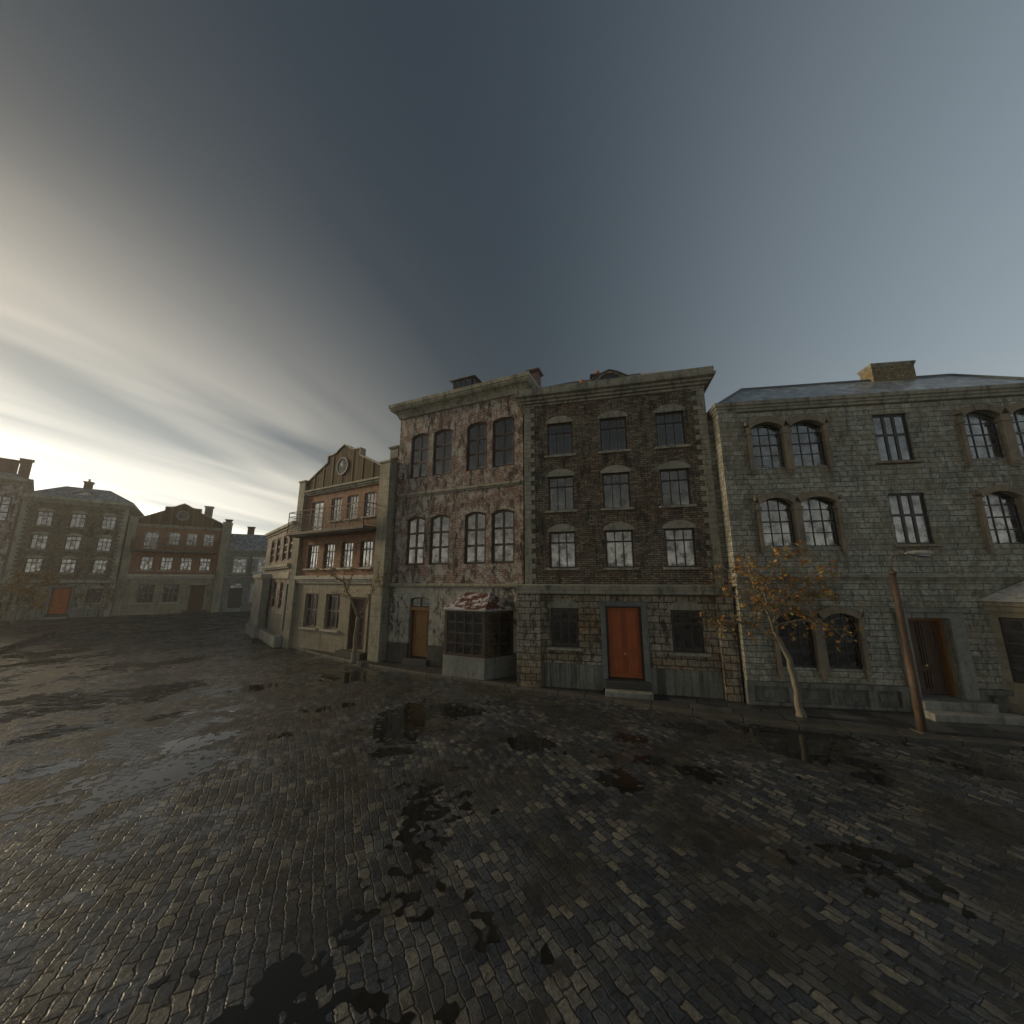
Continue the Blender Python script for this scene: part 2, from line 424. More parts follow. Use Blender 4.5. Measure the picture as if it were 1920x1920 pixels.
def quoins(parent, x, z0, z1, side, yb=7):
    """alternating long and short corner blocks, proud of the brick"""
    m = MB(); h = .205; k = 0; z = z0
    while z < z1 - .05:
        L = .42 if k % 2 else .26; zt = min(z + h - .012, z1)
        if side < 0: m.box(x - .03, x + L, -.035, .3 + (.16 if k % 2 else 0), z, zt)
        else: m.box(x - L, x + .03, -.035, .3 + (.16 if k % 2 else 0), z, zt)
        z += h; k += 1
    return m.build('quoins', M['trim'], parent)

# ------------------------------------------------------------------ brown brick house with quoins and a red door
def brown_house(label, loc, ang, scale=1, depth=8):
    h = thing('brick_house', label, 'house', loc, ang, scale, 'houses round the square')
    xs = ((.39,1.45),(2.60,3.66),(4.80,5.86))
    up = [(a, b, z, z + 1.47) for z in (4.45, 6.79, 9.17) for a, b in xs]
    lo = [(xs[0][0], xs[0][1], 1.44, 2.91), (xs[2][0], xs[2][1], 1.44, 2.91)]
    X0, X1 = -.6, 6.64
    m = MB(); wall(m, X0, X1, 3.8, 11.6, up); body(m, X0, X1, depth, 0, 11.6); m.build('brick_wall', M['brownbrick'], h)
    m = MB(); wall(m, 0, 6.32, .84, 3.5, lo + [(2.48, 3.78, .84, 3.02)], dep=.25); m.build('ground_floor_wall', M['rustic'], h)
    for op in up:
        window(h, op, 3, (.72,), 'darkframe', thick={'h': {1: .06}}, y=.1, sill=(.12, .085, .14), lintel=(.06, .32, .035))
    for op in lo:
        window(h, op, 3, (.72,), 'darkframe', 'shopglass', thick={'h': {1: .06}}, y=.1, sill=(.13, .09, .16), lintel=(.1, .34, .03))
    boxes('plinth', M['plankstone'], h, (0, 2.3, -.07, .05, -.1, .86), (3.98, 6.32, -.07, .05, -.1, .86), bevel=.01)
    for a, b in ((-.93, 0.0), (6.32, 6.82)):
        box('pier', M['rustic'], h, a, b, -.26, .4, -.1, 3.46)
    boxes('door_surround', M['bluestone'], h, (2.29, 2.48, -.1, .25, .1, 3.2), (3.78, 3.98, -.1, .25, .1, 3.2), (2.48, 3.78, -.1, .25, 3.02, 3.2), bevel=.01)
    panel_door(h, (2.48, 3.78, .44, 3.02), 'rdoor', y=.16, jamb='darkframe')
    box('doorstep', M['darkstep'], h, 2.36, 3.92, -.4, .3, -.1, .42, bevel=.015)
    box('doorstep', M['stepstone'], h, 2.36, 3.94, -.74, -.403, -.1, .17, bevel=.015)
    m = MB(); m.sweep([(.28,3.46),(.3,3.5),(.3,3.6),(.32,3.63),(.32,3.7),(.34,3.73),(.34,3.8),(.0,3.83)], X0, X1 - .16, depth*.4); m.build('string_course', M['trim'], h)
    m = MB(); m.sweep([(.02,11.5),(.06,11.52),(.06,11.6),(.16,11.62),(.16,11.7),(.26,11.74),(.26,11.82),(.4,11.87),(.42,11.97),(.36,11.99),(.36,12.22),(.0,12.24)], X0, X1, depth); m.build('cornice', M['trim'], h)
    quoins(h, X0, 3.83, 11.5, -1); quoins(h, X1, 3.83, 11.5, 1)
    hip_roof(h, X0 - .3, X1 + .3, -.1, depth, 12.2, 13.7, 2.3)
    # half-round dormer
    m = MB(); ys = .75
    m.prism([(2.3,12.3),(3.96,12.3),(3.96,12.78),(3.5,13.1),(3.13,13.24),(2.76,13.1),(2.3,12.78)], ys, ys + 1.6)
    d = m.build('dormer', M['trim'], h)
    m = MB(); m.prism([(2.15,12.72),(2.76,13.11),(3.13,13.25),(3.5,13.11),(4.11,12.72),(4.11,12.77),(3.5,13.16),(3.13,13.3),(2.76,13.16),(2.15,12.77)], ys - .06, ys + 1.8); m.build('dormer_roof', M['lead'], d)
    g = arc(2.65, 3.61, 13.1, .36, 12)
    m = MB(); m.face([(x, ys - .012, z) for x, z in g], [(.5,.5)]*len(g)); m.build('pane', M['glass'], d)
    m = MB(); m.tube([(x, ys - .02, z) for x, z in g] + [(2.65, ys - .02, g[0][1])], .025, 6)
    for q in (2.9, 3.13, 3.36): m.box(q - .015, q + .015, ys - .03, ys - .002, 12.74, _top(g, q))
    m.build('dormer_frame', M['darkframe'], d)
    chimney(h, 2.35, 2.95, 3.5, 4.2, 13.2, 14.75, pots=1)
    chimney(h, 1.6, 2.2, 1.3, 1.9, 12.4, 13.05, pots=1)
    return h

# ------------------------------------------------------------------ house with boarded gable and balcony
def balcony_house(label, loc, ang, scale=1, depth=9):
    h = thing('balcony_house', label, 'house', loc, ang, scale, 'houses round the square')
    mid = [(.65,1.68),(2.28,3.29),(3.92,4.95),(5.58,6.6)]
    mid = [(a, b, 4.67, 6.16) for a, b in mid]
    top = [(2.6,3.57,7.52,8.94),(4.1,5.08,7.52,8.94),(5.62,6.6,7.52,8.94)]
    fr = (.6, 1.8, 6.98, 8.9)
    X0, X1 = -.1, 7.2
    m = MB(); wall(m, X0, X1, 4.0, 9.4, mid + top + [fr]); body(m, X0, X1, depth, 0, 9.9); m.build('brick_wall', M['redbrick'], h)
    g = [(.88,2.2,1.2,3.18),(2.9,4.22,1.2,3.18)]; dr = (5.17, 6.48, .3, 3.0)
    m = MB(); wall(m, X0, X1, -.1, 3.9, g + [dr], dep=.3); m.build('ground_floor_wall', M['palestone'], h)
    for op in mid: window(h, op, 3, (.7,), 'darkframe', 'skyglass', thick={'h': {1: .06}}, y=.1, sill=(.12,.09,.14), sillmat='pale')
    for op in top: window(h, op, 3, (.32,.64), 'greyframe', 'glass', thick={'h': {2: .06}}, y=.08, mt=.045, sill=(.1,.07,.1), sillmat='pale')
    w = window(h, fr, 2, (.12,), 'greyframe', 'glass', y=.08, ft=.07, mt=.07, thick={'h': {1: .16}}, name='balcony_door')
    for op in g: window(h, op, 3, (.52,), 'mauveframe', 'shopglass', thick={'h': {1: .08}}, y=.16, mt=.06, ft=.08, sill=(.16,.1,.16), sillmat='pale')
    panel_door(h, dr, 'bdoor', y=.25, panels=((.12,.88,.06,.28),(.12,.88,.34,.6),(.12,.88,.66,.95)), jamb='bdoor', knob=(.2,.45))
    boxes('door_surround', M['palestone'], h, (4.97, 5.17, -.06, .2, -.1, 3.06), (6.48, 6.68, -.06, .2, -.1, 3.06), (4.93, 6.72, -.16, .2, 3.063, 3.25), bevel=.012)
    box('doorstep', M['darkstep'], h, 4.8, 6.8, -.5, .3, -.1, .28, bevel=.02)
    for a, b, p in ((-.72, -.06, .2), (7.28, 8.05, .42)):
        box('pilaster', M['pilstone'], h, a, b, -p, 1.0, -.1, 10.35)
        box('pilaster_cap', M['pilstone'], h, a - .05, b + .05, -p - .05, 1.05, 10.35, 10.45)
    m = MB(); m.prism([(0,0)]*0 or [(X0,3.78),(X1,3.78),(X1,3.9),(X0,3.9)], -.1, .1); m.box(X0, X1, -.16, .1, 3.9, 4.02); m.box(X0, X1, -.24, .1, 4.023, 4.24); m.build('string_course', M['pale'], h, bevel=.015)
    m = MB(); m.box(X0, X1, -.1, .2, 9.36, 9.46); m.box(X0, X1, -.18, .2, 9.463, 9.58); m.box(X0, X1, -.27, .2, 9.583, 9.7); m.build('cornice', M['trim'], h, bevel=.012)
    c = 3.5
    P = [(X0,9.7),(X1,9.7),(X1,10.25),(c+1.55,11.32),(c+1.55,11.75),(c+.98,11.78),(c+.72,11.86),(c+.42,12.06),(c,12.26),(c-.42,12.06),(c-.72,11.86),(c-.98,11.78),(c-1.55,11.75),(c-1.55,11.32),(X0,10.25)]
    m = MB(); m.prism(P, -.08, .2); ga = m.build('gable', M['timber'], h)
    m = MB()
    for k in range(2, len(P) - 1):
        (xa, za), (xb, zb) = P[k], P[k+1]
        m.prism([(xa, za), (xb, zb), (xb, zb + .07), (xa, za + .07)] if abs(xa - xb) > .05 else [(xa - .03, min(za, zb)), (xa + .03, min(za, zb)), (xa + .03, max(za, zb) + .07), (xa - .03, max(za, zb) + .07)], -.13, .26)
    m.build('gable_coping', M['pale'], ga)
    m = MB()
    for x in (.75, 1.65, 2.55, 3.5, 4.45, 5.35, 6.25):
        z1 = _top([(X0,10.25),(c-1.55,11.32),(c-1.5,11.7),(c+1.5,11.7),(c+1.55,11.32),(X1,10.25)], x)
        if 2.9 < x < 4.1: m.box(x - .045, x + .045, -.11, -.082, 9.7, 10.2)
        else: m.box(x - .045, x + .045, -.11, -.082, 9.7, z1)
    m.build('batten', M['battens'], ga)
    ring = [(c + .5*math.cos(2*PI*k/28), 10.88 + .53*math.sin(2*PI*k/28)) for k in range(28)]
    m = MB(); m.face([(x, -.1, z) for x, z in ring], [(.5, .5)]*28); rw = m.build('round_window', M['shopglass'], ga)
    m = MB(); m.tube([(x, -.11, z) for x, z in ring + ring[:2]], .045, 8, False); m.build('window_frame', M['greyframe'], rw)
    # pitched roof behind the gable
    m = MB(); A, B, Cc = (X0, 10.1), (c, 11.9), (X1, 10.1)
    m.prism([(X0,9.9), A, B, Cc, (X1,9.9)], .2, depth); m.build('roof', M['slate'], h)
    chimney(h, 5.0, 5.7, 2.2, 2.9, 11.0, 12.55, 'rubble'); chimney(h, 7.4, 7.95, .35, .85, 10.3, 10.85)
    # balcony
    p = 1.05; a, b = -.1, 7.0
    sl = MB(); sl.box(a, b, -p, -.002, 6.68, 6.86); sl.box(a + .1, b - .1, -p + .12, -.002, 6.6, 6.677); s = sl.build('balcony', M['slab'], h, bevel=.015)
    m = MB()
    def run(q0, q1):
        v = Vector((q1[0]-q0[0], q1[1]-q0[1], 0)); L = v.length; n = max(2, int(L/.115))
        for z, r in ((8.12,.028),(7.86,.016),(6.97,.016)): m.tube([(q0[0],q0[1],z),(q1[0],q1[1],z)], r, 6)
        for k in range(1, n):
            x, y = q0[0] + v.x*k/n, q0[1] + v.y*k/n
            m.tube([(x,y,6.97),(x,y,7.86)], .011, 5)
        np_ = max(1, round(L/1.2))
        for k in range(np_ + 1):
            x, y = q0[0] + v.x*k/np_, q0[1] + v.y*k/np_
            m.tube([(x,y,6.85),(x,y,8.12)], .026, 6)
    run((a+.05,-p+.05), (b-.05,-p+.05)); run((a+.05,-p+.05), (a+.05,-.03)); run((b-.05,-p+.05), (b-.05,-.03))
    m.build('railing', M['iron'], s)
    return h

# ------------------------------------------------------------------ mottled pink brick house with a bay shop window
def pink_house(label, loc, ang, scale=1, depth=9, big=False):
    h = thing('shop_house', label, 'house', loc, ang, scale, 'houses round the square')
    xs = ((.83,1.99),(2.3,3.49),(4.36,5.53),(5.83,7.01))
    up = [(a, b, z, z + 2.51, .14) for z in (4.73, 9.34) for a, b in xs]
    X0, X1 = 0, 7.45
    m = MB(); wall(m, X0, X1, 3.7, 13.0, up, dep=.2); body(m, X0, X1, depth, 0, 13.0); m.build('brick_wall', M['pinkbrick'], h)
    for op in up: window(h, op, 2, (.335,.665), 'darkframe', 'glass' if op[2] > 8 else 'skyglass', y=.08, ft=.1, mt=.1, th=.08)
    dr = (1.25, 2.47, .28, 3.14, .1)
    m = MB(); wall(m, X0, X1, .93, 3.72, [(1.25, 2.47, .93, 3.14, .1)], dep=.3); m.build('ground_floor_wall', M['moldplaster'], h)
    boxes('plinth', M['plinth'], h, (X0, 1.25, -.03, .3, -.1, .93), (2.47, X1, -.03, .3, -.1, .93))
    panel_door(h, (1.25 + .1, 2.47 - .1, .3, 2.5), 'odoor', y=.26, panels=((.1,.9,.08,.4),(.1,.9,.46,.94)), split=False, knob=(.5,.43))
    boxes('door_frame', M['bdoor'], h, (1.25, 1.35, .1, .3, .28, 2.5), (2.37, 2.47, .1, .3, .28, 2.5))
    box('door_transom', M['odoor'], h, 1.25, 2.47, .08, .3, 2.5, 2.66)
    window(h, (1.25, 2.47, 2.663, 3.14, .1), 2, (), 'darkframe', 'skyglass', y=.12, ft=.06, mt=.09, name='fanlight')
    box('doorstep', M['darkstep'], h, 1.15, 2.57, -.2, .3, -.1, .27, bevel=.02)
    m = MB(); m.box(X0, X1, -.09, .05, 3.63, 3.7); m.box(X0, X1, -.15, .05, 3.703, 3.82); m.build('string_course', M['trim'], h, bevel=.012)
    m = MB(); m.box(.2, X1 - .1, -.05, .05, 8.34, 8.42); m.box(.2, X1 - .1, -.1, .05, 8.423, 8.54); m.build('brick_band', M['trim'], h, bevel=.012)
    m = MB(); m.sweep([(.03,12.9),(.08,12.92),(.1,13.0),(.16,13.12),(.28,13.24),(.4,13.3),(.42,13.36),(.46,13.38),(.46,13.46),(.5,13.48),(.52,13.66),(.1,13.7)], X0, X1, depth); m.build('cornice', M['trim'], h)
    hip_roof(h, X0 - .2, X1 + .3, -.1, depth, 13.66, 15.1 if big else 14.6, 2.6)
    # hipped dormer
    m = MB(); x0, x1, y0, y1 = 2.75, 4.1, 1.0, 3.0
    m.box(x0, x1, y0, y1, 13.7, 15.15); d = m.build('dormer', M['darkframe'], h)
    m = MB(); e = .16; A = [(x0-e,y0-e,15.15),(x1+e,y0-e,15.15),(x1+e,y1,15.15),(x0-e,y1,15.15)]; B = [(x0+.5,y0+.5,15.62),(x1-.3,y0+.5,15.62),(x1-.3,y1-.4,15.62),(x0+.5,y1-.4,15.62)]
    for k in range(4): m.face([A[k], A[(k+1)%4], B[(k+1)%4], B[k]])
    m.face(B); m.face(list(reversed(A))); m.build('dormer_roof', M['trim'], d)
    window(d, (x0 + .1, x1 - .1, 14.2, 15.1), 3, (), 'blackframe', 'glass', y=y0 - .07)
    if not big: chimney(h, 6.75, 7.3, 2.6, 3.2, 14.0, 15.7, cap=.12)
    else:
        chimney(h, 6.7, 7.45, 4.6, 5.4, 13.6, 16.6, cap=.12)
        chimney(h, 4.6, 6.8, .9, 1.7, 14.0, 15.6, cap=.12)
    # bay window
    P = [(3.4, 0), (4.16, -1.15), (6.17, -1.15), (6.95, 0)]
    def off(o):   # plan pushed out by o
        return [(P[0][0]-o, 0), (P[1][0]-o*.6, P[1][1]-o), (P[2][0]+o*.6, P[2][1]-o), (P[3][0]+o, 0)]
    m = MB(); m.vprism(off(.02), -.1, .82); bay = m.build('bay_window', M['bayplaster'], h, bevel=.01)
    m = MB(); m.vprism(off(-.09), .82, 2.7); m.build('pane_backing', M['blackframe'], bay)
    fr = MB(); gl = MB()
    zb, zt = .823, 2.72
    def side(p, q, cols):
        p = Vector((*p, 0)); q = Vector((*q, 0)); d = (q - p); L = d.length; d.normalize(); n = Vector((d.y, -d.x, 0))
        def bar(s0, s1, z0, z1, t=.05):
            a = p + d*s0; b = p + d*s1; c_ = -n*t
            fr.vprism([(a.x,a.y),(b.x,b.y),(b.x+c_.x,b.y+c_.y),(a.x+c_.x,a.y+c_.y)], z0, z1)
        e = .13
        bar(0, e, zb, zt, .08); bar(L-e, L, zb, zt, .08); bar(e, L-e, zb, zb+.09, .08); bar(e, L-e, zt-.1, zt, .08)
        xs = [e + (L-2*e)*k/cols for k in range(cols+1)]; zs = [zb+.09 + (zt-zb-.19)*k/4 for k in range(5)]
        for x in xs[1:-1]: bar(x-.017, x+.017, zb+.09, zt-.1, .045)
        for z in zs[1:-1]: bar(e, L-e, z-.014, z+.014, .04)
        for i in range(cols):
            for j in range(4):
                c4 = [(xs[i],zs[j]),(xs[i+1],zs[j]),(xs[i+1],zs[j+1]),(xs[i],zs[j+1])]
                gl.face([tuple(p + d*s - n*.03 + Vector((0,0,z))) for s, z in c4], [(0,0),(1,0),(1,1),(0,1)])
    side(P[0], P[1], 2); side(P[1], P[2], 4); side(P[2], P[3], 2)
    f = fr.build('window', M['darkframe'], bay); gl.build('pane', M['shopglass'], bay)
    m = MB(); E = off(.12); z0, z1 = 2.722, 3.42; T = [(4.55, -.02), (5.8, -.02)]
    m.face([(*E[0],z0),(*E[1],z0),(*T[0],z1)]); m.face([(*E[1],z0),(*E[2],z0),(*T[1],z1),(*T[0],z1)]); m.face([(*E[2],z0),(*E[3],z0),(*T[1],z1)])
    m.face([(x,y,z0) for x, y in reversed(E)])
    m.build('bay_roof', M['peel'], bay)
    m = MB(); G = off(.15)
    for k in range(3): m.tube([(*G[k], 2.72), (*G[k+1], 2.72)], .04, 6)
    m.build('bay_gutter', M['greyframe'], bay)
    return h

# ------------------------------------------------------------------ grey-green stone house with paired arched windows
def stone_house(label, loc, ang):
    h = thing('stone_house', label, 'house', loc, ang, 1, 'houses round the square')
    W, depth = 11.2, 8
    pa = [(.98,2.05),(2.3,3.4),(7.68,8.75),(9.05,10.12)]
    arch_u = [(a, b, 8.0, 9.68, .2) for a, b in pa] + [(a, b, 5.13, 6.84, .2) for a, b in pa]
    arch_g = [(1.04,2.15,1.17,2.92,.2),(2.42,3.48,1.17,2.92,.2)]
    flat = [(5.06,6.14,8.03,9.78),(5.08,6.18,5.15,6.9)]
    dr = (4.88,6.05,.43,2.79)
    m = MB(); wall(m, 0, W, .7, 10.25, arch_u + arch_g + flat + [(4.88,6.05,.7,2.79)], dep=.24); body(m, 0, W, depth, -.1, 10.25); m.build('stone_wall', M['greystone'], h)
    for op in arch_u: window(h, op, 3, (.27,.52,.77), 'blackframe', 'skyglass', y=.08, ft=.035, mt=.028, th=.05, thick={'h': {2: .05}})
    for op in arch_g: window(h, op, 3, (.27,.52,.77), 'blackframe', 'shopglass', y=.08, ft=.035, mt=.028, th=.05, thick={'h': {2: .05}})
    for op in flat: window(h, op, 3, (.58,), 'blackframe', 'skyglass', y=.07, ft=.07, mt=.085, th=.06, thick={'h': {1: .08}}, sill=(.14,.08,.13), sillmat='tanstone')
    box('party_wall', M['greystone'], h, -.62, -.002, .5, depth, -.1, 10.2)
    # moulded surrounds of the paired windows: ogee hood, three shafts with corbels
    def surround(x0, x1, x2, x3, zs, zt, zb, shallow):
        m = MB(); t = .12
        for a, b in ((x0 - t, x0), (x1, x2), (x3, x3 + t)):
            m.box(a, b, -.12, .1, zb, zt + .02)
            m.box(a + .02, b - .02, -.09, .1, zb - .1, zb); m.box(a + .04, b - .04, -.06, .1, zb - .18, zb - .1)
            m.box(a - .03, b + .03, -.15, .1, zt - .25, zt - .12)
        n = 12
        def hood(a, b, ea, eb):
            inner = arc(a, b, zs, .2, n)
            for k in range(n):
                f0, f1 = k/n, (k+1)/n
                o = lambda f: .13 + .19*math.sin(PI*f)**.8
                (xa, za), (xb, zb_) = inner[k], inner[k+1]
                xa2 = a - ea + (b + eb - a + ea)*f0; xb2 = a - ea + (b + eb - a + ea)*f1
                m.prism([(xa,za),(xb,zb_),(xb2, zs - .1 + o(f1)),(xa2, zs - .1 + o(f0))], -.17, .1)
        g = (x2 - x1)/2
        hood(x0, x1, t, g); hood(x2, x3, g, t)
        for a, b in ((x0 - t - .06, x0 - t), (x3 + t, x3 + t + .06)): m.box(a, b, -.19, .1, zs - .1, zs + .05)
        return m.build('window_surround', M['tanstone'], h, bevel=.008)
    for (a0, a1), (b0, b1) in ((pa[0], pa[1]), (pa[2], pa[3])):
        surround(a0, a1, b0, b1, 9.68, 9.5, 7.86, 0); surround(a0, a1, b0, b1, 6.84, 6.66, 5.0, 0)
    surround(1.04, 2.15, 2.42, 3.48, 2.92, 2.74, .98, 0)
    # left corner strip, plinth with sunk panels, string course, cornice
    boxes('corner_pilaster', M['greystone'], h, (-.06, .62, -.07, .5, .72, 10.2), (W - .62, W + .06, -.07, .5, .72, 10.2))
    for xa, xb, posts, pans in ((-.09, 4.55, (-.09, 1.15, 2.35, 3.45, 4.35), (.4, 1.62, 2.78, 3.78)), (6.44, 7.3, (6.44,), (6.8,)), (10.6, W + .09, (W - .11,), ())):
        m = MB(); m.box(xa, xb, -.1, .1, .58, .72); m.box(xa, xb, -.08, .1, -.1, .1)
        for x in posts: m.box(x, x + .2, -.08, .1, .1, .58)
        for x in pans: m.box(x, x + .4, -.02, .1, .22, .46)
        m.build('plinth', M['plinthstone'], h)
    boxes('plinth_panel', M['sunpanel'], h, (.11, 4.3, .0, .1, .1, .58), (6.7, W, .0, .1, .1, .58))
    m = MB(); m.box(-.06, W + .06, -.06, .1, 3.98, 4.06); m.box(-.06, W + .06, -.13, .1, 4.063, 4.17); m.build('string_course', M['trim'], h, bevel=.02)
    m = MB(); m.sweep([(.06,10.18),(.08,10.2),(.08,10.28),(.12,10.31),(.12,10.38),(.17,10.42),(.17,10.55),(.03,10.57)], 0, W, depth); m.build('cornice', M['trim'], h)
    hip_roof(h, .0, W, .0, depth, 10.56, 12.0, 1.75)
    chimney(h, 6.6, 8.1, 1.55, 2.15, 11.3, 12.6, 'chimbrick', cap=.05)
    # deep doorway with splayed stone jambs and timber lining
    boxes('door_surround', M['stepstone'], h, (4.56, 4.88, -.1, .05, .1, 2.98), (6.05, 6.42, -.1, .05, .1, 2.98), (4.5, 6.48, -.16, .05, 2.983, 3.1), (4.88, 6.05, -.1, .05, 2.8, 2.98), bevel=.012)
    boxes('door_jamb', M['palestone'], h, (4.86, 4.9, .053, .36, .3, 2.8), (6.03, 6.07, .053, .36, .3, 2.8))
    panel_door(h, (4.9, 6.03, .43, 2.79), 'bdoor', y=.36, panels=((.08,.92,.05,.3),(.08,.92,.36,.95)), knob=(.5,.37))
    boxes('door_lining', M['jambwood'], h, (4.9, 4.97, .18, .36, .43, 2.79), (5.96, 6.03, .18, .36, .43, 2.79), (4.97, 5.96, .18, .36, 2.7, 2.79))
    box('doorstep', M['stepstone'], h, 4.62, 6.5, -.45, .6, -.1, .42, bevel=.03)
    box('doorstep', M['stepstone'], h, 4.5, 6.85, -.85, -.453, -.1, .2, bevel=.03)
    # canted stone bay at the right
    P = [(7.2, 0), (8.05, -.95), (9.85, -.95), (10.7, 0)]
    def off(o): return [(P[0][0]-o, 0), (P[1][0]-o*.5, P[1][1]-o), (P[2][0]+o*.5, P[2][1]-o), (P[3][0]+o, 0)]
    m = MB(); m.vprism(off(.0), -.1, .85); m.vprism(off(.06), .85, .97); bay = m.build('bay_window', M['palestone'], h, bevel=.01)
    m = MB(); m.vprism(off(.0), 2.86, 3.02); m.vprism(off(.1), 3.02, 3.2); m.vprism(off(.18), 3.2, 3.34); m.build('bay_cornice', M['palestone'], bay, bevel=.01)
    fr = MB(); gl = MB()
    def face(p, q, cols):
        p = Vector((*p, 0)); q = Vector((*q, 0)); d = q - p; L = d.length; d.normalize(); n = Vector((d.y, -d.x, 0))
        def bar(mb, s0, s1, z0, z1, i, t):
            a = p + d*s0 - n*i; b = p + d*s1 - n*i; c_ = -n*t
            mb.vprism([(a.x,a.y),(b.x,b.y),(b.x+c_.x,b.y+c_.y),(a.x+c_.x,a.y+c_.y)], z0, z1)
        e = .17
        for sa, sb in ((0, e), (L-e, L)):
            st = MB(); bar(st, sa, sb, .97, 2.86, 0, .2); st.build('mullion', M['palestone'], bay)
        bar(fr, e, e+.06, .97, 2.86, .1, .06); bar(fr, L-e-.06, L-e, .97, 2.86, .1, .06); bar(fr, e+.06, L-e-.06, 2.8, 2.86, .1, .06); bar(fr, e+.06, L-e-.06, .97, 1.03, .1, .06)
        for k in range(1, cols): x = e + (L-2*e)*k/cols; bar(fr, x-.025, x+.025, 1.03, 2.8, .11, .045)
        for k in range(1, 5): z = 1.03 + 1.77*k/5; bar(fr, e+.06, L-e-.06, z-.012, z+.012, .115, .04)
        for i in range(cols):
            for j in range(5):
                a = e + (L-2*e)*i/cols; b = e + (L-2*e)*(i+1)/cols; z0 = 1.03 + 1.77*j/5; z1 = z0 + 1.77/5
                gl.face([tuple(p + d*s - n*.13 + Vector((0,0,z))) for s, z in ((a,z0),(b,z0),(b,z1),(a,z1))], [(0,0),(1,0),(1,1),(0,1)])
    face(P[0], P[1], 2); face(P[1], P[2], 3); face(P[2], P[3], 2)
    fr.build('window', M['darkframe'], bay); gl.build('pane', M['shopglass'], bay)
    m = MB(); E = off(.26); T = [(8.3, -.1), (9.6, -.1)]; z0, z1 = 3.343, 4.0
    m.face([(*E[0],z0),(*E[1],z0),(*T[0],z1)]); m.face([(*E[1],z0),(*E[2],z0),(*T[1],z1),(*T[0],z1)]); m.face([(*E[2],z0),(*E[3],z0),(*T[1],z1)]); m.face([(x,y,z0) for x, y in reversed(E)])
    m.build('bay_roof', M['bayroof'], bay)
    return h

# ------------------------------------------------------------------ low grey house at the end of the far terrace
def grey_house(label, loc, ang):
    h = thing('grey_house', label, 'house', loc, ang, 1, 'houses round the square')
    W, depth = 8.6, 8
    w1 = (1.62,3.1,4.85,6.75); dr = (1.6,3.0,.43,3.55,.62); gw = (3.85,5.3,1.2,3.35)
    b2 = (4.45,6.1,4.85,6.75)
    m = MB(); wall(m, .3, W, 0, 7.8, [w1, dr, gw, b2], dep=.25); body(m, .3, W, depth, 0, 7.8); m.build('stone_wall', M['rubble'], h)
    for op in (w1, gw):
        window(h, op, 4, (.25,.5,.75), 'whiteframe', 'skyglass', y=.06, ft=.09, mt=.04, thick={'h': {2: .07}, 'v': {}}, sill=(.15,.1,.1), sillmat='pale')
        box('window_hood', M['pale'], h, op[0]-.15, op[1]+.15, -.14, .05, op[3]+.003, op[3]+.16, bevel=.01)
    # boxed-out upper window
    m = MB(); m.box(3.75, 6.4, -.5, -.003, 4.75, 4.9); m.box(3.7, 6.45, -.55, -.003, 6.75, 6.95); o = m.build('oriel_window', M['whiteframe'], h)
    m = MB(); m.box(3.8, 6.35, -.44, -.05, 4.9, 6.75); m.build('oriel_side', M['blackframe'], o)
    window(o, (4.4,6.3,4.9,6.75), 4, (.25,.5,.75), 'whiteframe', 'skyglass', y=-.51, ft=.08, mt=.04)
    window(o, (3.8,4.4,4.9,6.75), 2, (.25,.5,.75), 'whiteframe', 'shopglass', y=-.505, ft=.06, mt=.03)
    m = MB(); g = arc(1.6, 3.0, 3.55, .62, 12); zz = 2.95
    m.box(1.6, 3.0, .18, .24, .43, 2.93); d = m.build('door', M['gdoor'], h)
    m = MB(); m.face([(1.6,.2,2.935),(3.0,.2,2.935)] + [(x,.2,z) for x, z in reversed(g)], [(.5,.5)]*(len(g)+2)); f = m.build('fanlight', M['skyglass'], h)
    m = MB()
    for k in range(1, 8):
        a = PI*k/8; m.tube([(2.3,.18,2.95),(2.3 + .68*math.cos(a),.18,2.95 + .58*math.sin(a))], .018, 5)
    m.tube([(x,.17,z) for x, z in g], .03, 6); m.build('fanlight_bars', M['whiteframe'], f)
    m = MB()
    for k in range(6): m.box(1.75 + .6*(k%2), 2.2 + .6*(k%2), .16, .18, .6 + .76*(k//2), 1.25 + .76*(k//2))
    m.build('door_panel', M['gdoor'], d)
    box('doorstep', M['stepstone'], h, 1.3, 3.2, -.5, .2, -.1, .2, bevel=.02); box('doorstep', M['stepstone'], h, 1.4, 3.15, -.25, .2, .2, .42, bevel=.02)
    m = MB(); m.box(.9, W, -.1, .05, 4.3, 4.46); m.build('string_course', M['trim'], h)
    quoins(h, .75, 4.5, 7.5, -1)
    m = MB(); m.sweep([(.05,7.5),(.1,7.55),(.1,7.65),(.22,7.7),(.22,7.82),(0,7.84)], .3, W, depth); m.build('cornice', M['trim'], h)
    m = MB(); m.prism([(0,0)]*0 or [(.3,7.8),(W,7.8),(W,7.801),(.3,7.801)], .1, .11)
    m = MB()
    m.face([(.3,-.1,7.83),(W,-.1,7.83),(W,1.9,10.15),(.3,1.9,10.15)]); m.face([(.3,1.9,10.15),(W,1.9,10.15),(W,5,10.2),(.3,5,10.2)]); m.face([(W,depth,7.83),(.3,depth,7.83),(.3,5,10.2),(W,5,10.2)])
    m.face([(.3,depth,7.83),(.3,-.1,7.83),(.3,1.9,10.15),(.3,5,10.2)]); m.face([(W,-.1,7.83),(W,depth,7.83),(W,5,10.2),(W,1.9,10.15)])
    m.build('roof', M['slate'], h)
    chimney(h, 2.25, 2.95, 2.4, 3.1, 9.9, 11.25)
    return h

